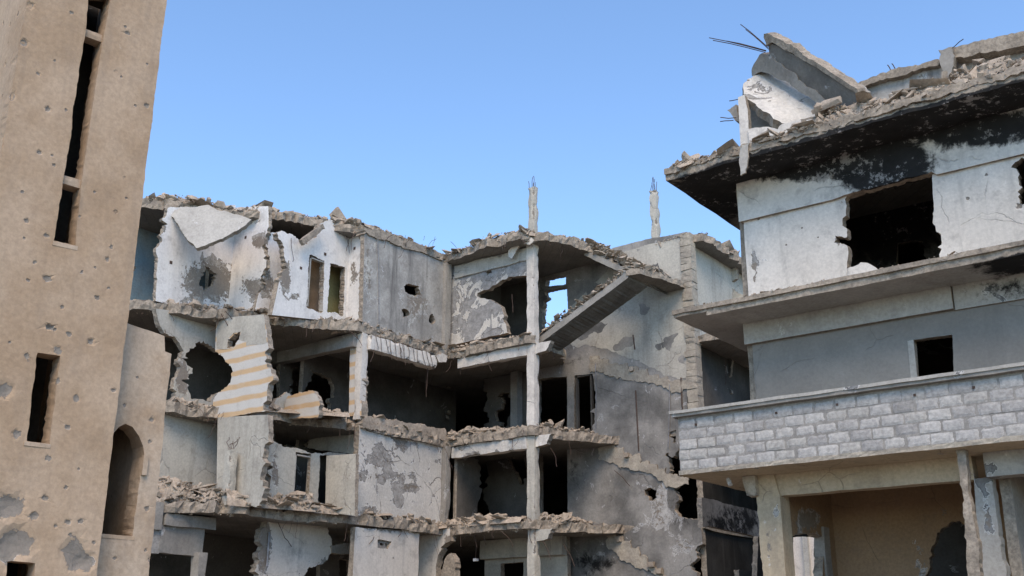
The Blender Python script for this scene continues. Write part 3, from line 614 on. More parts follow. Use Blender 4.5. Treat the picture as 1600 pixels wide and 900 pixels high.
# rooms behind the frame
YS = 32.0
wall('room_wall', PY(YS), [('m', -25.2, Z4, 0), ('m', -23.0, Z4, 0), ('m', -22.95, ZR, 0), ('m', -25.2, ZR, 0)], [], .2, 'inside', rag=0, parent=mid, grid=.3)
wall('room_wall', PX(-24.75), [('m', 29.1, Z4, 0), ('m', YS, Z4, 0), ('m', YS, ZR, 0), ('m', 29.1, ZR, 0)], [], .15, 'inside', rag=0, parent=mid, grid=.4)
wall('room_wall', PY(YS), [('m', -25.2, Z3, 0), ('m', -23.0, Z3, 0), ('m', -23.0, Z4-.3, 0), ('m', -25.4, Z4-.3, 0), ('m', -27.5, Z4-.3, 0), ('m', -27.5, Z3, 0)],
     [[(690, 680), (690, 640), (694, 610), (705, 590), (725, 582), (748, 585), (758, 598), (760, 680)], [(777, 680), (776, 620), (785, 612), (797, 615), (796, 650), (793, 680)]], .2, 'inside', rag=.04, parent=mid, grid=.2)
rbox('column', (-24.0, YS-.35, Z3), (-23.68, YS-.02, Z4-.3), 'concrete', mid, chip=.03, seg=.3)
wall('room_wall', PY(YS), [('m', -27.5, Z2, 0), ('m', -22.9, Z2, 0), ('m', -22.9, Z3-.3, 0), ('m', -27.5, Z3-.3, 0)],
     [[(727, 812), (729, 745), (725, 725), (740, 712), (758, 715), (762, 740), (759, 812)], [(790, 715), (818, 712), (822, 760), (812, 758), (805, 740)]], .2, 'inside', rag=.04, parent=mid, grid=.2)
wall('room_wall', PX(-24.5), [('m', 29.2, Z2, 0), ('m', 30.3, Z2, .4), ('m', 30.4, Z2+1.0), ('m', 30.6, Z2+1.7), ('m', 30.4, Z2+2.5), ('m', 29.2, Z2+2.7, 0)], [], .15, 'inside', rag=.05, parent=mid, grid=.2)
wall('room_wall', PY(31.2), [('m', -24.8, 0, 0), ('m', -21.2, 0, 0), ('m', -21.2, Z2-.3, 0), ('m', -24.8, Z2-.3, 0)], [[(783, 881, .6), (818, 878, .3), (816, 960, .3), (784, 960, .3)]], .2, 'offwhite', rag=.03, parent=mid, grid=.2)
rbox('beam', (-24.8, 30.9, Z2-.95), (-21.2, 31.18, Z2-.3), 'offwhite', mid, chip=.02, seg=.3)

# --- stairwell
WT = [(826, 960, 0), (826, 520, 0), (826, 405, 0), (880, 400, 0), (935, 402, .3), (958, 387, .5), (990, 379, .5), (1018, 372, .5), (1040, 369, .4), (1073, 362, .2), (1077, 480, .2), (1074, 640, .3), (1056, 660), (1050, 705), (1048, 735), (1052, 765), (1060, 806),
      (1094, 812, .5), (1098, 850), (1090, 872), (1078, 884), (1074, 960, 0)]
wall('stair_wall', PY(YS), WT,
     [[(853, 436, .4), (884, 430, .4), (884, 444, .4), (852, 447, .4)], [(851, 455, .4), (886, 449, .4), (887, 480), (884, 506, .3), (852, 512)],
      [(839, 672, .2), (840, 592, .5), (886, 588, .2), (886, 672, .2)], [(897, 587, .2), (926, 584, .3), (929, 610), (926, 640), (924, 674, .4), (897, 674, .2)],
      [(839, 812, .2), (839, 695, .2), (886, 702, .2), (887, 812, .2)], [(1006, 765), (1014, 762), (1026, 766), (1022, 780), (1014, 782), (1008, 774)],
      [(842, 955, .3), (843, 888, .4), (888, 880, .4), (888, 955, .3)]], .25, 'greywall', rag=.03, parent=mid, grid=.16,
     paint=[('spall', 1010, 500, 10, 10, 0), ('soot', 900, 560, 60, 40, .38), ('soot', 900, 735, 45, 40, .4), ('soot', 960, 750, 45, 30, .32), ('soot', 930, 880, 70, 40, .5), ('soot', 1060, 800, 40, 70, .42), ('spall', 1030, 790, 22, 60, .55), ('spall', 1070, 850, 30, 20, .5)])
wall('plaster_skin', PY(YS-.006), [(885, 540, .5), (893, 478, .2), (948, 424, 0), (964, 396, .4), (1018, 381, .4), (1068, 371, .2), (1075, 480, .2), (1072, 590, .3), (1062, 592, 1.2), (1035, 584), (1000, 566), (965, 552), (925, 540)], [], .02, 'offwhite', 'offwhite', rag=.05, parent=mid, grid=.2)
# ghost of the torn-off flights: a band of bare masonry with stepped lumps still stuck to the wall
def ghost(x0, z0, x1, z1, n=9, dep=.05, w=.72):
    top = []
    for i in range(n):
        xa = x0+(x1-x0)*i/n; xb = x0+(x1-x0)*(i+rnd.uniform(.8, 1.))/n; zz = z0+(z1-z0)*(i+.35)/n+rnd.uniform(-.07, .07)
        top += [('m', xa, zz, .6), ('m', xb, zz+rnd.uniform(-.05, .05), .6)]
    bot = [('m', x1+.5, z1-.02), ('m', x1+.45, z1-.28), ('m', x1, z1-.36), ('m', (x0+x1)/2+.4, (z0+z1)/2-w*.8), ('m', (x0+x1)/2-.5, (z0+z1)/2-w*.4), ('m', x0, z0-w)]
    r = wall('stair_remnant', PY(YS-dep), top+bot, [], dep, 'brick', 'broken', rag=.08, step=.07, parent=mid, grid=.09, relief=.035)
    for i in range(n):
        xa = x0+(x1-x0)*(i+.2)/n; zz = z0+(z1-z0)*(i+.35)/n-.05
        if rnd.random() < .4: rbox('step_stub', (xa, YS-dep-rnd.uniform(.05, .16), zz-.12), (xa+rnd.uniform(.12, .26), YS-dep, zz+.06), 'rubble', r, seg=.07, rough=.03, chip=.05)
ghost(-20.6, Z4-.05, -17.0, 10.2)
ghost(-20.3, Z3-.05, -17.3, 7.0, 9)
ghost(-20.0, Z2-.05, -17.6, 3.7, 8)
def flight(x0, z0, x1, z1, ya, yb, n, mat='concrete'):
    """an inclined slab with its steps"""
    sx = 1 if x1 > x0 else -1; dx = (x1-x0)/n; dz = (z1-z0)/n
    P = [('m', x0-sx*.05, z0-.22, .3), ('m', x1-sx*.05, z1-.26, .3), ('m', x1, z1+.0, .3), ('m', x0, z0+.06, .5)]
    f = wall('stair_flight', PY(ya), P, [], yb-ya, mat, 'darkconcrete', rag=.025, step=.1, parent=mid, grid=.14, relief=.012, thick_rag=0)
    for i in range(n):
        xa, xb = sorted((x0+dx*i, x0+dx*(i+1))); zt = z0+dz*(i+1)
        rbox('step', (xa, ya+.04, zt-abs(dz)*1.05), (xb, yb-.03, zt-.01), 'broken', f, seg=.13, rough=.035, chip=.09)
    return f
flight(-21.15, Z4-.02, -17.35, 13.62, 29.45, 30.7, 11)
flight(-17.35, 13.62, -20.05, ZR+.15, 30.78, 31.96, 9)
slab('stair_landing', 13.66, [m_(-17.45, 29.42, .5), m_(-16.95, 29.5), m_(-16.75, 30.6), m_(-16.6, 31.98, .2), m_(-17.45, 31.98, .2)], th=.2, rag=.05, grid=.2)
# the brick pier at the end of the stair wall
pier = rbox('pier', (-16.68, YS-.02, 8.7), (-16.32, YS+.36, ZR+.3), 'brick', mid, seg=.25, rough=.015)
zz = 9.0
while zz < ZR+.2:
    rbox('brick', (-16.72+rnd.uniform(-.02, .02), YS-.05+rnd.uniform(-.02, .02), zz), (-16.31+rnd.uniform(-.02, .02), YS+.34, zz+.215), 'brick', pier, seg=.14, rough=.02, chip=.05)
    zz += .225
wall('pier_base', PY(YS-.05), [(1048, 640, .2), (1090, 640, .2), (1088, 655), (1060, 700), (1050, 715)], [], .3, 'greywall', rag=.04, parent=mid, grid=.2)

# --- rooms right of the pier
XR = -16.3
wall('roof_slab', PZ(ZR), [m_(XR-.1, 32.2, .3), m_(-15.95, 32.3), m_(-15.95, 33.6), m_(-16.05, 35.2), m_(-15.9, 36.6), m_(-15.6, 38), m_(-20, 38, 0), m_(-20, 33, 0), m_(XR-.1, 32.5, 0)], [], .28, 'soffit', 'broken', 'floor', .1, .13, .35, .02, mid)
for z0, z1, mt in ((Z4, ZR, 'offwhite'), (Z3, Z4-.2, 'inside'), (Z2, Z3-.3, 'room_shade'), (.1, Z2-.3, 'room_shade')):
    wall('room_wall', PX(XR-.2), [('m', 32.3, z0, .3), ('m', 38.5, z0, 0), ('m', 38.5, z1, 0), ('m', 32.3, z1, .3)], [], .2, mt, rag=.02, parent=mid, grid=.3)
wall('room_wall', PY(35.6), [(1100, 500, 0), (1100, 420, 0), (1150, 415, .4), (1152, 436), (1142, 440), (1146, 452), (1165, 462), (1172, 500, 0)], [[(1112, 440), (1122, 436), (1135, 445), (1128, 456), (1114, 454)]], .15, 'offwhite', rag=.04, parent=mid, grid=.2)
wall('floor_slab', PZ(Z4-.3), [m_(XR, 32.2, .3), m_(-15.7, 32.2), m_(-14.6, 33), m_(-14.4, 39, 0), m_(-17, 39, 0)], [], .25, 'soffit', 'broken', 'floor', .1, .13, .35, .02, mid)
wall('room_wall', PY(37.5), [('m', XR, .1, 0), ('m', -9, .1, 0), ('m', -9, Z4-.3, 0), ('m', XR, Z4-.3, 0)], [[(1160, 610, .3), (1185, 613, .3), (1185, 660, .3), (1160, 655, .3)], [(1236, 838, .3), (1296, 838, .3), (1296, 960, .3), (1236, 960, .3)]], .2, 'room_shade', rag=.03, parent=mid, grid=.5)
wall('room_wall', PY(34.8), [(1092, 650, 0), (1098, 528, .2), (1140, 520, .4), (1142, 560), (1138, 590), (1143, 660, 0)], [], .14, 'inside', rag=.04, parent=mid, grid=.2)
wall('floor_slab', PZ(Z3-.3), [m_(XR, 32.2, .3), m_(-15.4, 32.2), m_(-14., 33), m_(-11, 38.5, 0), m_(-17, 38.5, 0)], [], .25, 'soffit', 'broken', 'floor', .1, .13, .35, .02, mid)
wall('outer_wall', PY(40.0), [('m', -17, 0, 0), ('m', -2, 0, 0), ('m', -2, 9.5, 0), ('m', -17, 9.5, 0)], [[(1232, 832, .3), (1300, 832, .3), (1300, 960, .3), (1232, 960, .3)]], .2, 'room_shade', rag=0, parent=mid, grid=1.5)
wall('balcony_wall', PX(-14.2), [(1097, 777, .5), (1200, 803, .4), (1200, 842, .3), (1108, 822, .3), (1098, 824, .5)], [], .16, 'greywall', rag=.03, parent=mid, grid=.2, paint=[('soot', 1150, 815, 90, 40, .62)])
wall('room_wall', PX(-13.6), [(1185, 838, .3), (1205, 842, 0), (1205, 960, 0), (1180, 960, .5)], [], .16, 'room_shade', rag=.04, parent=mid, grid=.2)
wall('room_wall', PX(-15.0), [('m', 31.5, .1, 0), ('m', 37.4, .1, 0), ('m', 37.4, 3.9, 0), ('m', 31.5, 3.9, .5)], [], .16, 'room_shade', rag=.05, parent=mid, grid=.4)

# --- what is left of frames and pipes in the openings
def frame(pl, x0, y0, x1, y1, mat='wood', w=.05):
    s0, t1 = pl.st((x0, y0)); s1, t0 = pl.st((x1, y1))
    for (a0, b0, a1, b1) in ((s0, t0, s0+w, t1), (s1-w, t0, s1, t1), (s0, t1-w, s1, t1)):
        P = [pl.w(a0, b0, -.02), pl.w(a1, b0, -.02), pl.w(a1, b1, -.02), pl.w(a0, b1, -.02), pl.w(a0, b0, -.16), pl.w(a1, b0, -.16), pl.w(a1, b1, -.16), pl.w(a0, b1, -.16)]
        mesh('door_frame', P, [(0, 1, 2, 3), (7, 6, 5, 4), (0, 4, 5, 1), (1, 5, 6, 2), (2, 6, 7, 3), (3, 7, 4, 0)], mat, None, mid)
frame(PY(YS), 899, 588, 925, 672, 'inside')
frame(PX(-25.75), 486, 401, 505, 486, 'band', .04)
frame(PX(-25.7), 463, 709, 484, 775, 'band', .04)
for (x, y, x1, y1, pl) in ((590, 372, 592, 505, PX(-24.76)), (1046, 600, 1044, 700, PY(YS-.04)), (930, 560, 931, 670, PY(YS-.04))):
    tube('conduit', [pl.hit(x, y), pl.hit((x+x1)/2+1, (y+y1)/2), pl.hit(x1, y1)], .016, 'pipe', mid)
# --- bars and wires that hang from the torn slabs
for i in range(13):
    y = 24.9+i*.23; z = Z4-.3+rnd.uniform(-.03, .03)
    rebar(mid, (-24.57, y, z+.05), (.03, .25+rnd.uniform(-.15, .15), -1), rnd.uniform(.45, .7), sag=.1, wob=.1)
for (x, y, pl, d, L) in ((540, 366, PX(-25.7), (.2, .2, -.8), .6), (546, 372, PX(-25.7), (.1, -.3, -1), .5), (555, 362, PX(-25.), (.1, -.5, -1), .6), (345, 490, PX(-27.2), (.4, .5, -.9), 1.5), (352, 486, PX(-27.), (.5, .8, -.8), 2.),
                         (455, 372, PX(-25.7), (.1, .1, -1), .7), (385, 700, PX(-26.2), (-.5, .3, -1), .9), (425, 800, PX(-25.9), (.2, .6, -.8), 1.1), (755, 832, PY(28.9), (.4, 0, -1), .35), (740, 832, PY(28.9), (.35, 0, -1), .4),
                         (668, 575, PX(-24.8), (.1, -.1, -1), .9), (665, 560, PY(28.7), (.1, 0, -1), .9), (720, 560, PY(29.), (0, 0, -1), .5), (825, 815, PY(28.8), (.3, 0, -1), .6), (860, 700, PY(29.6), (.5, .2, -1), .6),
                         (880, 850, PY(30.), (.6, 0, -.7), .8), (845, 840, PY(29.), (.6, 0, -.8), .7), (960, 735, PY(31.8), (.6, 0, -.4), .7), (800, 460, PY(29.), (.1, 0, -1), .6), (1133, 560, PY(34.), (0, 0, -1), .8)):
    rebar(mid, pl.hit(x, y), d, L, r=.012, sag=.2, wob=.2)
for zt, pth in ((Z4-.3, [(-29, 18.3), (-27.3, 20.4), (-25.5, 23.2), (-24.7, 24.5), (-24.6, 28.7), (-21, 28.8), (-21.0, 30.5)]), (Z3-.3, [(-27.7, 19.3), (-26., 21.9), (-24.7, 24.7), (-24.55, 28.7), (-21, 28.8), (-20, 31)]),
                (Z2-.3, [(-26, 20), (-24.6, 24.6), (-24.5, 28.6), (-21, 28.75), (-20, 31)]), (ZR, [(-28.4, 19.2), (-26.1, 23), (-22.6, 28.2), (-21, 28.2), (-19.8, 30.4)])):
    for p, q in zip(pth[:-1], pth[1:]):
        for _ in range(max(2, int(math.dist(p, q)*1.3))):
            t = rnd.random(); rebar(mid, (p[0]+(q[0]-p[0])*t, p[1]+(q[1]-p[1])*t, zt+rnd.uniform(0, .2)), (rnd.uniform(-.2, .8), rnd.uniform(-.8, .2), rnd.uniform(-1.2, -.1)), rnd.uniform(.2, .8), r=rnd.choice((.007, .007, .011)), sag=.35, wob=.3)
for (x0, y0, x1, y1, Y) in ((989, 523, 992, 546, YS-.03), (993, 610, 998, 705, YS-.03), (1064, 590, 1066, 640, YS-.03)):
    tube('slot_bar', [atY(x0, y0, Y), atY((x0+x1)/2, (y0+y1)/2, Y), atY(x1, y1, Y)], .022, 'rebar', mid)
tube('drain_pipe', [atX(420, 832, -25.9), atX(421, 834, -25.9), atX(417, 885, -25.9)], .03, 'pipe', mid)

# ================================================================== loose pieces on the apartment block
hs = P3(atX(281, 328, -28.05), atX(390, 345, -25.95), atX(307, 388, -26.9))
o = wall('fallen_slab', hs, [(267, 333), (282, 323), (307, 324), (326, 320), (342, 329), (370, 335), (393, 343), (377, 356), (350, 371), (307, 388), (297, 378), (281, 357)], [], .14, 'band', 'broken', rag=.03, step=.08, grid=.14, relief=.02)
tag(o, 'triangular broken slab hanging from the roof edge above the white tiled room', 'concrete slab')
o = rbox('concrete_post', (0, 0, 0), (.16, .2, 1.25), 'broken', None, chip=.05, seg=.12, rough=.02, M4=Matrix.Translation(Vector(atX(466, 376, -25.55))) @ Matrix.Rotation(math.radians(40), 4, 'X') @ Matrix.Rotation(-.9, 4, 'X') @ Matrix.Rotation(-.6, 4, 'X'))
tag(o, 'short broken concrete post leaning under the roof above the two door openings', 'concrete post')
o = rbox('hanging_block', (-.17, -.12, -.16), (.17, .12, .12), 'offwhite', None, chip=.1, seg=.09, rough=.05, M4=Matrix.Translation(Vector(atX(519, 742, -25.55))))
tag(o, 'pale rubble block dangling on a wire in the lower doorway', 'rubble block')
tube('hanging_wire', [atX(519, 712, -25.55), atX(519, 742, -25.55), atX(518, 788, -25.55)], .008, 'rebar')['label'] = 'thin wire strung down the lower doorway with a block on it'
bpy.data.objects['hanging_wire']['category'] = 'wire'
wl = tube('hanging_wire', [atY(744, 835, 29.3), atY(744, 855, 29.3), atY(743, 873, 29.3)], .007, 'rebar'); tag(wl, 'thin lamp wire hanging from the ceiling beside the lowest white column', 'wire')
o = rbox('lamp_holder', (-.07, -.07, -.04), (.07, .07, .05), 'plastic', None, seg=.05, rough=.02, M4=Matrix.Translation(Vector(atY(743, 875, 29.3)))); tag(o, 'small white lamp holder at the end of a hanging wire', 'lamp holder')
o = wall('plaster_flake', PY(28.7), [(794, 392), (802, 384), (812, 384), (806, 392), (800, 404), (794, 402)], [], .06, 'white', rag=.02, step=.06, grid=.1)
tag(o, 'pale plaster flake stuck under the roof edge left of the white column', 'plaster flake')
o = wall('plaster_flake', PY(28.6), [(816, 376), (830, 371), (834, 376), (828, 382), (818, 380)], [], .08, 'white', rag=.02, step=.06, grid=.1)
tag(o, 'small pale plaster flake under the roof edge right above the white column', 'plaster flake')
o = wall('concrete_lump', PX(-24.55), [(682, 556), (692, 552), (699, 556), (697, 566), (686, 566)], [], .2, 'white', rag=.03, step=.06, grid=.1); tag(o, 'pale broken lump under the slab in the inner corner', 'concrete lump')

# rubble lying on the slabs
def P(x, y, z): return atZ(x, y, z)
H = Heap()
pts = [(-30.3, 17.8), (-29.4, 18.7), (-28.6, 19.3), (-27.9, 20.8), (-26.8, 22.0), (-26.0, 23.4), (-25.2, 24.5)]
for a, b in zip(pts[:-1], pts[1:]): H.strip((*a, ZR+.25), (*b, ZR+.25), .7, 80, .06, .42, .34, .7, 1); H.mound((*a, ZR+.22), (*b, ZR+.22), .9, .34, 1)
H.strip((-28.7, 19.4, ZR+.3), (-28.1, 20.6, ZR+.3), .4, 60, .05, .3, .3)
H.strip((-24.85, 24.5, ZR+.22), (-24.75, 28.6, ZR+.2), .4, 150, .05, .25, .14, .7, 1); H.mound((-24.85, 24.4, ZR+.22), (-24.75, 28.6, ZR+.2), .5, .16, 1)
H.strip((-24.7, 28.5, ZR+.2), (-22.7, 28.25, ZR+.22), .5, 110, .05, .3, .16, .7, 1)
H.strip((-22.7, 28.25, ZR+.22), (-20.9, 28.3, ZR+.22), .7, 150, .06, .45, .25, .45, 1); H.mound((-22.7, 28.3, ZR+.22), (-20.8, 28.4, ZR+.22), .7, .25, 1)
H.strip((-20.8, 28.5, ZR+.2), (-19.85, 30.5, ZR+.2), .6, 150, .05, .35, .22, .5, 1); H.mound((-20.8, 28.5, ZR+.2), (-19.85, 30.5, ZR+.2), .7, .2, 1)
H.strip((-17.6, 32.08, ZR+.1), (-16.4, 32.08, ZR+.25), .1, 40, .05, .25, .1, .5)
H.strip((-16.0, 32.4, ZR+.26), (-15.95, 37.5, ZR+.26), .5, 220, .05, .35, .16, .5, 1); H.mound((-16.0, 32.4, ZR+.25), (-15.95, 37.5, ZR+.25), .6, .14, 1)
o = H.build('rubble', 'rubble'); tag(o, 'broken concrete rubble strewn along the apartment block roof edge', 'rubble', kind='stuff')
for nm, zt, pts, sc, lab in (('rubble', Z4, [(-30, 17.6), (-29, 18.6), (-28.2, 19.2), (-27.4, 20.7), (-26.4, 22.3), (-25.6, 23.5), (-24.8, 24.5), (-24.72, 28.7), (-21.1, 28.95), (-21.05, 30.2)], 1., 'crumbled rubble along the torn edge of the top floor slab'),
                             ('rubble', Z3, [(-29, 18.2), (-27.9, 19.5), (-27.4, 20.9), (-26.2, 22.1), (-26.2, 23.0), (-25.3, 24.5), (-24.7, 24.9), (-24.65, 28.7), (-21.1, 28.95), (-20.7, 29.7), (-20.0, 31.3)], 1.2, 'crumbled rubble along the torn edge of the middle floor slab'),
                             ('rubble', Z2, [(-27.2, 18.8), (-26.1, 20.2), (-25.55, 21.5), (-25.35, 22.7), (-24.75, 24.5), (-24.65, 25), (-24.6, 28.6), (-21.05, 28.9), (-20.5, 29.7), (-20.0, 31.1)], 1.1, 'crumbled rubble along the torn edge of the lowest floor slab')):
    H = Heap()
    for a, b in zip(pts[:-1], pts[1:]):
        L = math.dist(a, b); H.strip((*a, zt), (*b, zt), .6, int(70*L), .03, .3*sc, .2*sc, .7, 1); H.mound((*a, zt-.03), (*b, zt-.03), .8, .2*sc, 1); H.strip((*a, zt-.1), (*b, zt-.1), .08, int(14*L), .03, .16, .1, .8); H.strip((*a, zt-.31), (*b, zt-.31), .1, int(7*L), .05, .2, .04, .8)
    if zt == Z3:
        H.strip((-26.6, 22.2, zt), (-25.3, 24.4, zt), .7, 120, .05, .38, .35); H.mound((-26.8, 22.2, zt), (-25.3, 24.4, zt), .9, .3)
        H.strip((-24.4, 29.4, zt), (-21.3, 29.4, zt), .4, 90, .05, .35, .25)
    if zt == Z2:
        H.mound((-29.2, 17.6, zt), (-26.0, 20.15, zt), 2.2, 1.05, 1); H.strip((-29.2, 17.6, zt), (-26.0, 20.15, zt), 2.0, 1100, .03, .3, 1.05, .8, 1)
        H.mound((-26.0, 20.3, zt), (-25.1, 22.9, zt), .45, .6); H.strip((-26.0, 20.3, zt), (-25.1, 22.9, zt), .45, 420, .04, .3, .6); H.mound((-25.2, 22.7, zt), (-24.8, 24.3, zt), .3, .3); H.strip((-25.2, 22.7, zt), (-24.8, 24.3, zt), .3, 160, .04, .25, .3)
        H.strip((-24.4, 29.3, zt), (-21.3, 29.3, zt), .5, 160, .05, .4, .3); H.mound((-24.4, 29.2, zt), (-21.3, 29.2, zt), .6, .3)
    if zt == Z4:
        H.strip((-28., 20.5, zt), (-26.4, 22.6, zt), .8, 120, .05, .35, .25)
    o = H.build(nm, 'rubble'); tag(o, lab, 'rubble', kind='stuff')
# broken tiles lying on the two flights
H = Heap()
for i in range(34):
    t = i/33; x = -21.0+3.6*t; z = Z4+.12+1.68*t
    for _ in range(9): H.add((x+rnd.uniform(-.1, .1), rnd.uniform(29.42, 30.0) if rnd.random() < .6 else rnd.uniform(29.5, 30.65), z+rnd.uniform(.02, .24)), rnd.uniform(.1, .34), .3, .7)
for i in range(30):
    t = i/29; x = -17.3-2.75*t; z = 13.78+1.78*t
    for _ in range(18): H.add((x+rnd.uniform(-.1, .1), rnd.uniform(30.75, 31.95), z+rnd.uniform(0, .3)), rnd.uniform(.1, .36), .32, .7)
for _ in range(60): H.add((rnd.uniform(-17.5, -16.8), rnd.uniform(29.5, 31.9), 13.68+rnd.random()*.2), rnd.uniform(.06, .3), .4)
o = H.build('stair_rubble', 'tilechip'); tag(o, 'broken treads and tile pieces heaped down the hanging staircase', 'rubble', kind='stuff')

# ================================================================== the white building on the right
rb = empty('corner_building', (-9.6, 21.4, 0), 'white and grey concrete building with scorched eaves and a block parapet', 'building')
XE = 1.5
# roof slab with the deep eaves
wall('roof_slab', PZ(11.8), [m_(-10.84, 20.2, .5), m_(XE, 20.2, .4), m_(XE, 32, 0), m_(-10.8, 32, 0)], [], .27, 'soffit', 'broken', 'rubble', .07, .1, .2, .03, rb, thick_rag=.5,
     paint=[('soot', 1250, 220, 260, 90, 1.5), ('soot', 1500, 190, 220, 80, 1.6), ('soot', 1110, 300, 80, 70, .9), ('soot', 1350, 205, 60, 16, .3)])
wall('eave_edge', PY(20.16), [('m', -10.86, 11.96), ('m', XE, 11.96), ('m', XE, 12.1), ('m', -10.86, 12.1)], [], .25, 'broken', 'broken', rag=.05, step=.08, parent=rb, grid=.1, relief=.03)
wall('band', PY(21.33), [('m', -9.62, 10.86, .2), (1300, 312, .3), (1318, 305), (1455, 268, .6), ('m', -5.2, 10.84, .2), ('m', XE, 10.82, .2), ('m', XE, 11.82, 0), ('m', -9.62, 11.82, 0)], [], .3, 'white', rag=.02, parent=rb, grid=.12,
     paint=[('soot', 1380, 262, 95, 62, 1.15), ('soot', 1250, 262, 150, 34, .85), ('soot', 1170, 262, 70, 34, .7), ('soot', 1530, 200, 160, 42, .9), ('spall', 1300, 280, 14, 22, .5), ('spall', 1445, 250, 8, 24, .5)])
wall('outer_wall', PY(21.42), [('m', -9.55, 8.6, .15), ('m', XE, 8.6, 0), ('m', XE, 10.9, 0), ('m', -9.55, 10.9, .2)],
     [[(1320, 296, .2), (1456, 268, .2), (1459, 330), (1463, 362), (1470, 366, .5), (1471, 382, .5), (1465, 386), (1468, 414, .5), (1380, 430), (1362, 414), (1345, 410), (1333, 417), (1323, 420, .6), (1325, 387), (1303, 379), (1305, 368), (1323, 371)],
      [(1580, 262), (1596, 246), (1612, 250), (1612, 316), (1597, 320), (1590, 300)]], .22, 'white', rag=.022, parent=rb, grid=.13,
     paint=[('spall', 1178, 415, 4, 50, .8), ('spall', 1310, 375, 10, 8, .8), ('spall', 1316, 315, 6, 12, .6)], craters=[(1185, 342, 3), (1243, 313, 4), (1228, 383, 2.5), (1512, 310, 3.5), (1278, 371, 2), (1541, 273, 3), (1253, 356, 2), (1592, 322, 6)])
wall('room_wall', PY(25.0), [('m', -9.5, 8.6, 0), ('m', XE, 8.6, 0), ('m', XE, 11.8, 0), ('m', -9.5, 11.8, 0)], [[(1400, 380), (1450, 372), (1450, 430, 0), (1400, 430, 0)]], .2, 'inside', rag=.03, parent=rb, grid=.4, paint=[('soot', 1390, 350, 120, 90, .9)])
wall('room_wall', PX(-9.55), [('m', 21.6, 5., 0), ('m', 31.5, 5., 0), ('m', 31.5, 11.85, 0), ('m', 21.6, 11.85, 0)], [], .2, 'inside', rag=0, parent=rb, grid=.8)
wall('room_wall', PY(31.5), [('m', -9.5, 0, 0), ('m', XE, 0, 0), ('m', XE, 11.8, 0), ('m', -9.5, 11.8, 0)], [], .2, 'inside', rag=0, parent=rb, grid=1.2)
wall('room_wall', PX(XE), [('m', 20.5, 0, 0), ('m', 31.5, 0, 0), ('m', 31.5, 12, 0), ('m', 20.5, 12, 0)], [], .2, 'inside', rag=0, parent=rb, grid=1.2)
# second slab: front strip and the deeper side canopy
wall('floor_slab', PZ(8.42), [m_(-10.02, 20.22, .3), m_(XE, 20.22, .4), m_(XE, 31.4, 0), m_(-9.6, 31.4, 0), m_(-9.6, 21.5, 0)], [], .2, 'band', 'broken', 'rubble', .03, .12, .2, .015, rb,
     paint=[('soot', 1580, 412, 95, 40, .7)])
wall('side_canopy', PZ(8.5), [m_(-10.8, 20.2, .4), m_(-10.0, 20.2, .4), m_(-9.62, 21.45, .2), m_(-9.62, 25.5, 0), m_(-10.75, 25.5, .3)], [], .16, 'band', 'broken', 'rubble', .035, .12, .2, .015, rb)
rbox('slab_edge', (-10.82, 20.15, 8.56), (XE, 20.42, 8.66), 'broken', rb, seg=.25, chip=.05, rough=.018)
wall('band', PY(21.3), [('m', -9.68, 7.95, .2), ('m', -5.22, 7.95, .3), ('m', -5.22, 8.45, 0), ('m', -9.68, 8.45, 0)], [], .2, 'band', rag=.012, parent=rb, grid=.2)
wall('band', PY(21.36), [('m', -5.2, 7.93, .2), ('m', XE, 7.9, .2), ('m', XE, 8.45, 0), ('m', -5.2, 8.45, 0)], [], .2, 'band', rag=.012, parent=rb, grid=.2, paint=[('soot', 1565, 450, 80, 44, .55)])
wall('outer_wall', PY(21.42), [('m', -9.55, 5.3, 0), ('m', XE, 5.3, 0), ('m', XE, 8.0, 0), ('m', -9.55, 8.0, 0)], [[(1427, 531, .2), (1488, 523, .2), (1493, 640, 0), (1434, 640, 0)]], .2, 'render', rag=.015, parent=rb, grid=.2)
wall('window_reveal', PY(21.405), [(1418, 533, .2), (1427, 531, .2), (1434, 600, 0), (1424, 602, .3)], [], .04, 'band', 'band', rag=.01, parent=rb, grid=.2)
wall('room_wall', PY(25.0), [('m', -9.5, 5.3, 0), ('m', XE, 5.3, 0), ('m', XE, 8.4, 0), ('m', -9.5, 8.4, 0)], [], .2, 'inside', rag=0, parent=rb, grid=.8)
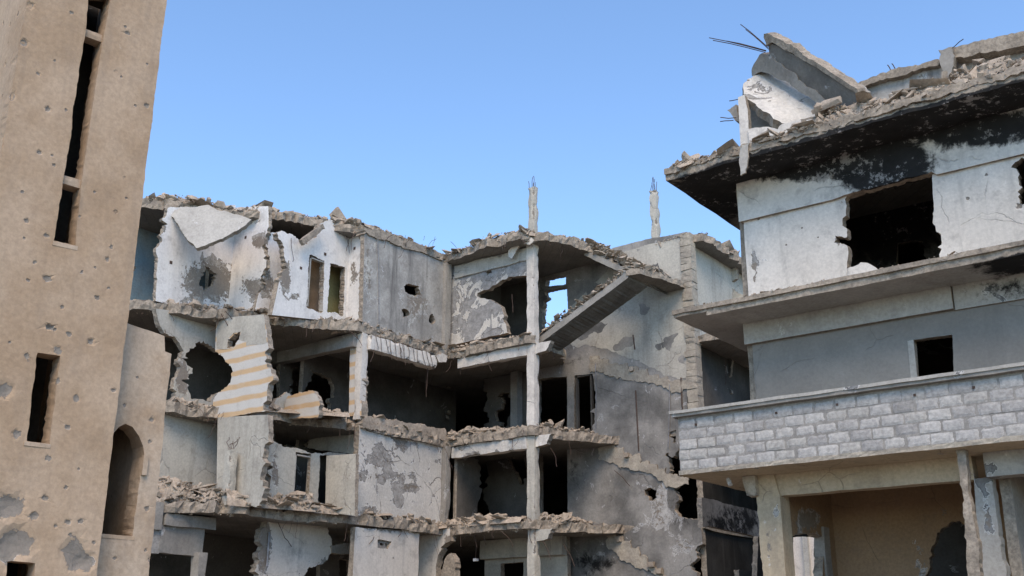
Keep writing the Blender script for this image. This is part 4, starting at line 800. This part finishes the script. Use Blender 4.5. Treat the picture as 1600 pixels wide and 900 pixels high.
# block parapet on the balcony slab
wall('balcony_slab', PZ(5.05), [m_(-10.86, 20.2, .6), m_(XE, 20.2, .5), m_(XE, 31.3, 0), m_(-9.6, 31.3, 0), m_(-9.6, 25.6, 0), m_(-10.8, 25.6, .4)], [], .09, 'cream', 'brick', 'rubble', .03, .12, .22, .012, rb)
par = wall('parapet', PY(20.245), [('m', -10.84, 5.12, 0), ('m', XE, 5.12, 0), ('m', XE, 6.28, 0), ('m', -10.84, 6.28, .3)], [], .17, 'mortar', 'mortar', rag=.01, parent=rb, grid=.3, relief=.006)
wall('parapet_return', PX(-10.68), [('m', 20.42, 5.12, 0), ('m', 25.4, 5.12, 0), ('m', 25.4, 6.28, 0), ('m', 20.42, 6.28, 0)], [], .15, 'mortar', 'mortar', rag=.01, parent=rb, grid=.4)
variants = []
def block_mesh(seed):
    r2 = random.Random(seed); P = []; Fc = []
    nx, nz = 7, 4
    for i in range(nx+1):
        for j in range(nz+1):
            ex = min(i, nx-i); ez = min(j, nz-j)
            x = (i/nx-.5)*.405+r2.uniform(-.01, .01); z = (j/nz-.5)*.199+r2.uniform(-.006, .006)
            y = -.004-r2.random()*.004 if (ex and ez) else .001+r2.random()*.008
            if ex == 0 and ez == 0: x *= .975; z *= .95
            P.append((x, y, z))
    for i in range(nx):
        for j in range(nz): a = i*(nz+1)+j; Fc.append((a, a+nz+1, a+nz+2, a+1))
    n = len(P); ring = [i*(nz+1) for i in range(nx+1)]+[nx*(nz+1)+j for j in range(1, nz+1)]+[i*(nz+1)+nz for i in range(nx-1, -1, -1)]+[j for j in range(nz-1, 0, -1)]
    for i in ring: P.append((P[i][0]*1.0, .05, P[i][2]))
    for k in range(len(ring)):
        k2 = (k+1) % len(ring); Fc.append((ring[k], n+k, n+k2, ring[k2]))
    me = bpy.data.meshes.new('brick'); me.from_pydata(P, [], Fc); me.materials.append(None); me.update(); return me
def blockmat(i):
    c = [(.48, .478, .485), (.44, .438, .445), (.38, .378, .385), (.47, .466, .462), (.53, .527, .53)][i]
    return surf('pale_block_%d' % i, c, tuple(x*.88 for x in c), 2.2, streak=.10, grime=.25, fine=.32, bump=1., pits=.3)
BM = [blockmat(i) for i in range(5)]
BMS = [block_mesh(i) for i in range(10)]
for i, me in enumerate(BMS): me.materials[0] = BM[(0, 1, 0, 3, 4, 1, 2, 3, 0, 4)[i]]
for r in range(5):
    z = 5.245+r*.219; x = -10.63-(.2 if r % 2 else 0)
    while x < XE-.3:
        xx = max(x, -10.72)
        o = bpy.data.objects.new('brick', BMS[rnd.randrange(10)]); link(o, par)
        o.location = (xx+rnd.uniform(-.008, .008), 20.236+rnd.uniform(-.006, .008), z+rnd.uniform(-.006, .006)); o.rotation_euler = (0, rnd.uniform(-.02, .02), 0)
        o.scale = (rnd.uniform(.95, 1.01) if xx == x else .6, 1, rnd.uniform(.95, 1.0))
        x += .432
rbox('parapet_cap', (-10.95, 20.1, 6.27), (XE, 20.5, 6.37), 'concrete', rb, seg=.25, chip=.035, rough=.012)
rbox('parapet_cap', (-10.97, 20.07, 6.335), (XE, 20.3, 6.40), 'band', rb, seg=.25, chip=.03, rough=.012)
for x, y in ((1087, 663), (1213, 645), (1308, 632), (1429, 617), (1521, 605)):
    p = atY(x, y, 20.22); rbox('weep_hole', p-np.array((.022, .006, .022)), p+np.array((.022, .02, .022)), 'rebar', rb, seg=.05, rough=.004)
# ground floor: pillar, beam, open room
rbox('beam', (-9.3, 21.3, 4.6), (-5.25, 21.62, 5.06), 'cream', rb, seg=.3, chip=.02, rough=.01)
rbox('beam', (-5.0, 21.1, 4.6), (XE, 21.5, 5.06), 'band', rb, seg=.3, chip=.02, rough=.01)
wall('pillar', PY(21.25), [('m', -9.55, 0, 0), ('m', -9.1, 0, 0), ('m', -9.1, 4.62, .3), ('m', -9.2, 5.06, .3), ('m', -9.62, 5.06, .8)], [], .45, 'cream', 'cream', rag=.025, parent=rb, grid=.12, paint=[('spall', 1213, 830, 4, 60, .62), ('spall', 1202, 850, 5, 90, .5)])
rbox('pillar_stone', (-9.85, 21.1, 4.62), (-9.52, 21.5, 5.04), 'brick', rb, seg=.1, chip=.1, rough=.05)
tube('drain_pipe', [(-10.05, 20.85, 4.98), (-9.98, 20.8, 4.84)], .05, 'block', rb, 8)
wall('back_wall', PY(24.5), [('m', -9.3, 0, 0), ('m', XE, 0, 0), ('m', XE, 5.05, 0), ('m', -9.3, 5.05, 0)], [[(1505, 820), (1480, 822), (1464, 832), (1460, 850), (1452, 872), (1446, 900), (1440, 960, 0), (1530, 960, 0), (1530, 820)]], .2, 'tan', rag=.05, parent=rb, grid=.2,
     paint=[('spall', 1440, 880, 16, 50, .5), ('spall', 1470, 800, 20, 12, .5)])
wall('side_wall', PX(-9.25), [('m', 21.65, 0, 0), ('m', 24.5, 0, 0), ('m', 24.5, 5.05, 0), ('m', 21.65, 5.05, 0)], [[(1235, 838, .5), (1262, 832), (1288, 838, .5), (1284, 960, 0), (1235, 960, 0)]], .22, 'tan', rag=.03, parent=rb, grid=.14,
     paint=[('spall', 1262, 812, 26, 24, .9), ('spall', 1262, 838, 30, 8, .9)])
rbox('pier', (-9.45, 23.75, 0), (-9.2, 24.1, 4.2), 'concrete', rb, seg=.2, chip=.05)
wall('room_wall', PY(28.5), [('m', -9.3, 0, 0), ('m', XE, 0, 0), ('m', XE, 5., 0), ('m', -9.3, 5., 0)], [], .2, 'inside', rag=0, parent=rb, grid=.8)
wall('column', PY(20.45), [(1492, 700, .5), (1507, 699, .5), (1512, 740), (1519, 790), (1526, 840), (1534, 905, .2), ('m', -5.13, 0, 0), ('m', -5.36, 0, 0), (1512, 905), (1505, 800)], [], .22, 'broken', 'broken', rag=.03, step=.07, parent=rb, grid=.08, relief=.035)
wall('column', PY(21.3), [(1522, 748, .3), (1549, 745, .3), (1560, 830), (1572, 905, .2), ('m', -4.95, 0, 0), ('m', -5.3, 0, 0), (1530, 905, .2)], [], .3, 'band', 'band', rag=.025, parent=rb, grid=.1, paint=[('spall', 1545, 810, 8, 40, .7), ('spall', 1538, 790, 5, 40, .5)])
wall('side_wall', PX(-4.7), [('m', 21.6, 0, 0), ('m', 24.4, 0, 0), ('m', 24.4, 4.9, 0), ('m', 21.6, 4.9, 0)], [], .2, 'band', rag=.02, parent=rb, grid=.3)
# roof-top remains
wall('roof_parapet', PY(22.0), [('m', -7.1, 12.05, 0), ('m', XE, 12.05, 0), ('m', XE, 13.75, .5), (1600, 56), (1540, 68), (1492, 80), (1470, 92), (1430, 104), (1380, 118), (1332, 138, .5)], [], .2, 'board', rag=.03, parent=rb, grid=.18,
     paint=[('spall', 1445, 120, 16, 20, .6), ('soot', 1545, 100, 50, 24, .45)])
wall('parapet_cap', PY(21.85), [(1330, 132), (1380, 113), (1430, 101), (1466, 92), (1466, 102), (1430, 111), (1380, 125), (1332, 143)], [], .5, 'broken', rag=.035, parent=rb, grid=.1)
wall('parapet_cap', PY(21.7), [(1488, 74), (1540, 62), (1605, 46, .2), (1605, 70, .3), (1560, 80), (1490, 90)], [], .5, 'broken', rag=.035, parent=rb, grid=.1)
rbox('parapet_ledge', (-7.0, 21.86, 12.75), (-5.1, 22.0, 12.85), 'concrete', rb, seg=.2, chip=.05)
rbox('parapet_ledge', (-4.6, 21.8, 12.75), (XE, 22.0, 12.9), 'concrete', rb, seg=.2, chip=.05)
wall('parapet_post', PY(21.6), [(1466, 78), (1488, 73), (1490, 92), (1487, 112), (1482, 118), (1482, 150), (1472, 150), (1476, 118), (1468, 96)], [], .25, 'concrete', rag=.03, step=.06, parent=rb, grid=.08)
wall('roof_post', PY(20.75), [(1153, 152, .6), (1163, 148, .6), (1168, 170, .4), (1172, 226, .2), (1157, 229, .2)], [], .16, 'white', rag=.02, parent=rb, grid=.1)
wall('roof_low_wall', PY(20.7), [(1168, 202), (1200, 198), (1215, 202), (1222, 194), (1293, 176, .4), (1296, 205, .3), (1172, 232, .2)], [], .15, 'white', rag=.02, parent=rb, grid=.1, paint=[('spall', 1265, 182, 34, 9, .9)])
wall('roof_wall', PY(21.4), [(1160, 148, .3), (1208, 176), (1240, 190, .3), (1240, 215, 0), (1166, 225, 0)], [], .12, 'concrete', rag=.03, parent=rb, grid=.12)
p0 = atY(1162, 215, 20.2)
wall('loose_plaster_strip', PY(20.1), [(1156, 228), (1170, 224), (1168, 250), (1165, 270), (1157, 274), (1155, 255)], [], .05, 'band', rag=.02, step=.06, parent=rb, grid=.08)
for (x, y, d, L) in ((1150, 184, (-1, .1, .3), .42), (1146, 188, (-1, .1, .25), .36), (1155, 155, (-1, 0, .1), .25)): rebar(rb, atY(x, y, 20.9), d, L, sag=-.05, wob=.05)
wall('roof_bracket', PY(21.1), [(1136, 172), (1150, 163), (1156, 190), (1148, 188)], [], .2, 'concrete', rag=.02, step=.06, parent=rb, grid=.1)
for (x, y) in ((1392, 110), (1399, 108)): rebar(rb, atY(x, y, 21.9), (-.3, 0, 1), .2)
rebar(rb, atY(1487, 76, 21.6), (1, 0, .55), .3, sag=0)

# the fallen beam and the bent slab on the roof
bmv = empty('fallen_beam', tuple(atY(1330, 185, 20.9)), 'heavy concrete beam tipped diagonally on the right roof with bars sticking out', 'concrete beam')
pb = P3(atY(1202, 75, 21.0), atY(1341, 150, 20.75), atY(1270, 150, 21.15))
wall('web', pb, [(1198, 64, .3), (1270, 101, .3), (1341, 147, .4), (1342, 178), (1330, 187), (1270, 141), (1203, 90)], [], .42, 'darkconcrete', 'concrete', rag=.02, parent=bmv, grid=.12, relief=.02)
pf = Plane(pb.o+pb.n*.06, pb.a, pb.b, pb.n)
wall('flange', pf, [(1193, 53), (1202, 53), (1270, 93, .4), (1339, 139, .5), (1341, 148, .4), (1270, 102, .4), (1206, 66, .4), (1197, 72)], [], .25, 'broken', 'broken', rag=.035, parent=bmv, grid=.08, relief=.03)  # pale strip puts the beam's lit top edge into the colour
wall('lower_flange', Plane(pb.o+pb.n*.03, pb.a, pb.b, pb.n), [(1175, 119), (1177, 100), (1190, 83), (1204, 88), (1270, 139), (1331, 187), (1316, 190), (1290, 172), (1255, 146), (1222, 126), (1200, 115), (1188, 112)], [], .34, 'concrete', 'broken', rag=.045, parent=bmv, grid=.08, relief=.04)
for (x, y, x1, y1) in ((1200, 74, 1157, 38), (1201, 77, 1165, 46), (1197, 80, 1108, 59), (1196, 82, 1114, 63), (1197, 79, 1135, 64)):
    a = atY(x, y, 20.95); b = atY(x1, y1, 20.6); tube('rebar', [a, a*.66+b*.34+np.array((0, 0, .015)), a*.33+b*.67+np.array((0, 0, .02)), b], .011, 'rebar', bmv, 4)
bs = wall('bent_slab', P3(atY(1165, 135, 21.1), atY(1225, 190, 20.75), atY(1232, 140, 21.5)), [(1161, 136), (1168, 124), (1185, 119), (1200, 111), (1222, 121), (1250, 138), (1278, 158), (1302, 176), (1260, 184), (1222, 192), (1208, 187), (1185, 168), (1166, 150)], [], .22, 'patchy', 'broken', rag=.05, grid=.08, relief=.06)
tag(bs, 'broken white-plastered slab lying tilted under the fallen roof beam', 'concrete slab')
H = Heap()
H.mound((-10.7, 20.3, 12.05), (-7.2, 20.3, 12.05), .7, .16, 1); H.strip((-10.7, 20.2, 12.06), (-7., 20.2, 12.06), .5, 240, .05, .32, .16, .4, 1); H.strip((-10.6, 20.2, 12.0), (1, 20.2, 12.0), .07, 160, .04, .2, .1, .6); H.strip((-9.2, 20.3, 12.08), (-7., 20.35, 12.1), .12, 50, .05, .45, .1, .3)
H.mound((-7.4, 20.3, 12.05), (-4.8, 20.35, 12.05), 1.5, .75, 1); H.strip((-7.2, 20.35, 12.05), (-4.8, 20.4, 12.05), 1.3, 520, .05, .42, .8, .8, 1); H.mound((-5.2, 20.3, 12.05), (1, 20.3, 12.05), 1.5, .7, 1); H.strip((-5., 20.35, 12.05), (1, 20.35, 12.05), 1.4, 900, .04, .3, .75, .8, 1)
o = H.build('rubble', 'rubble'); tag(o, 'heap of broken rubble along the eave of the white building', 'rubble', kind='stuff')
H = Heap(); H.strip((-10.6, 20.35, 8.66), (1, 20.35, 8.66), .1, 130, .03, .14, .04, .4); H.strip((-7, 21.2, 8.66), (-5.4, 21.2, 8.66), .15, 30, .06, .25, .15)
o = H.build('rubble', 'rubble'); tag(o, 'thin crust of rubble on the ledge below the large scorched opening', 'rubble', kind='stuff')

# pale building glimpsed through the side opening of the ground floor
fb = empty('distant_building', (-22, 60, 0), 'pale distant building glimpsed through the ground floor opening on the right', 'building')
fx = atX(1262, 870, -9.3); dv = fx-CAM; q = CAM+dv*2.6
rbox('facade', (q[0]-4, q[1], 0), (q[0]+4, q[1]+.4, 9), 'white', fb, seg=1.)
for i in (-1, 0, 1): rbox('pilaster', (q[0]+i*1.1-.15, q[1]-.25, 0), (q[0]+i*1.1+.15, q[1]-.01, 8.6), 'offwhite', fb, seg=.6)
rbox('window_sill', (q[0]-3, q[1]-.4, 5.0), (q[0]+3, q[1]-.26, 5.25), 'white', fb, seg=.6)
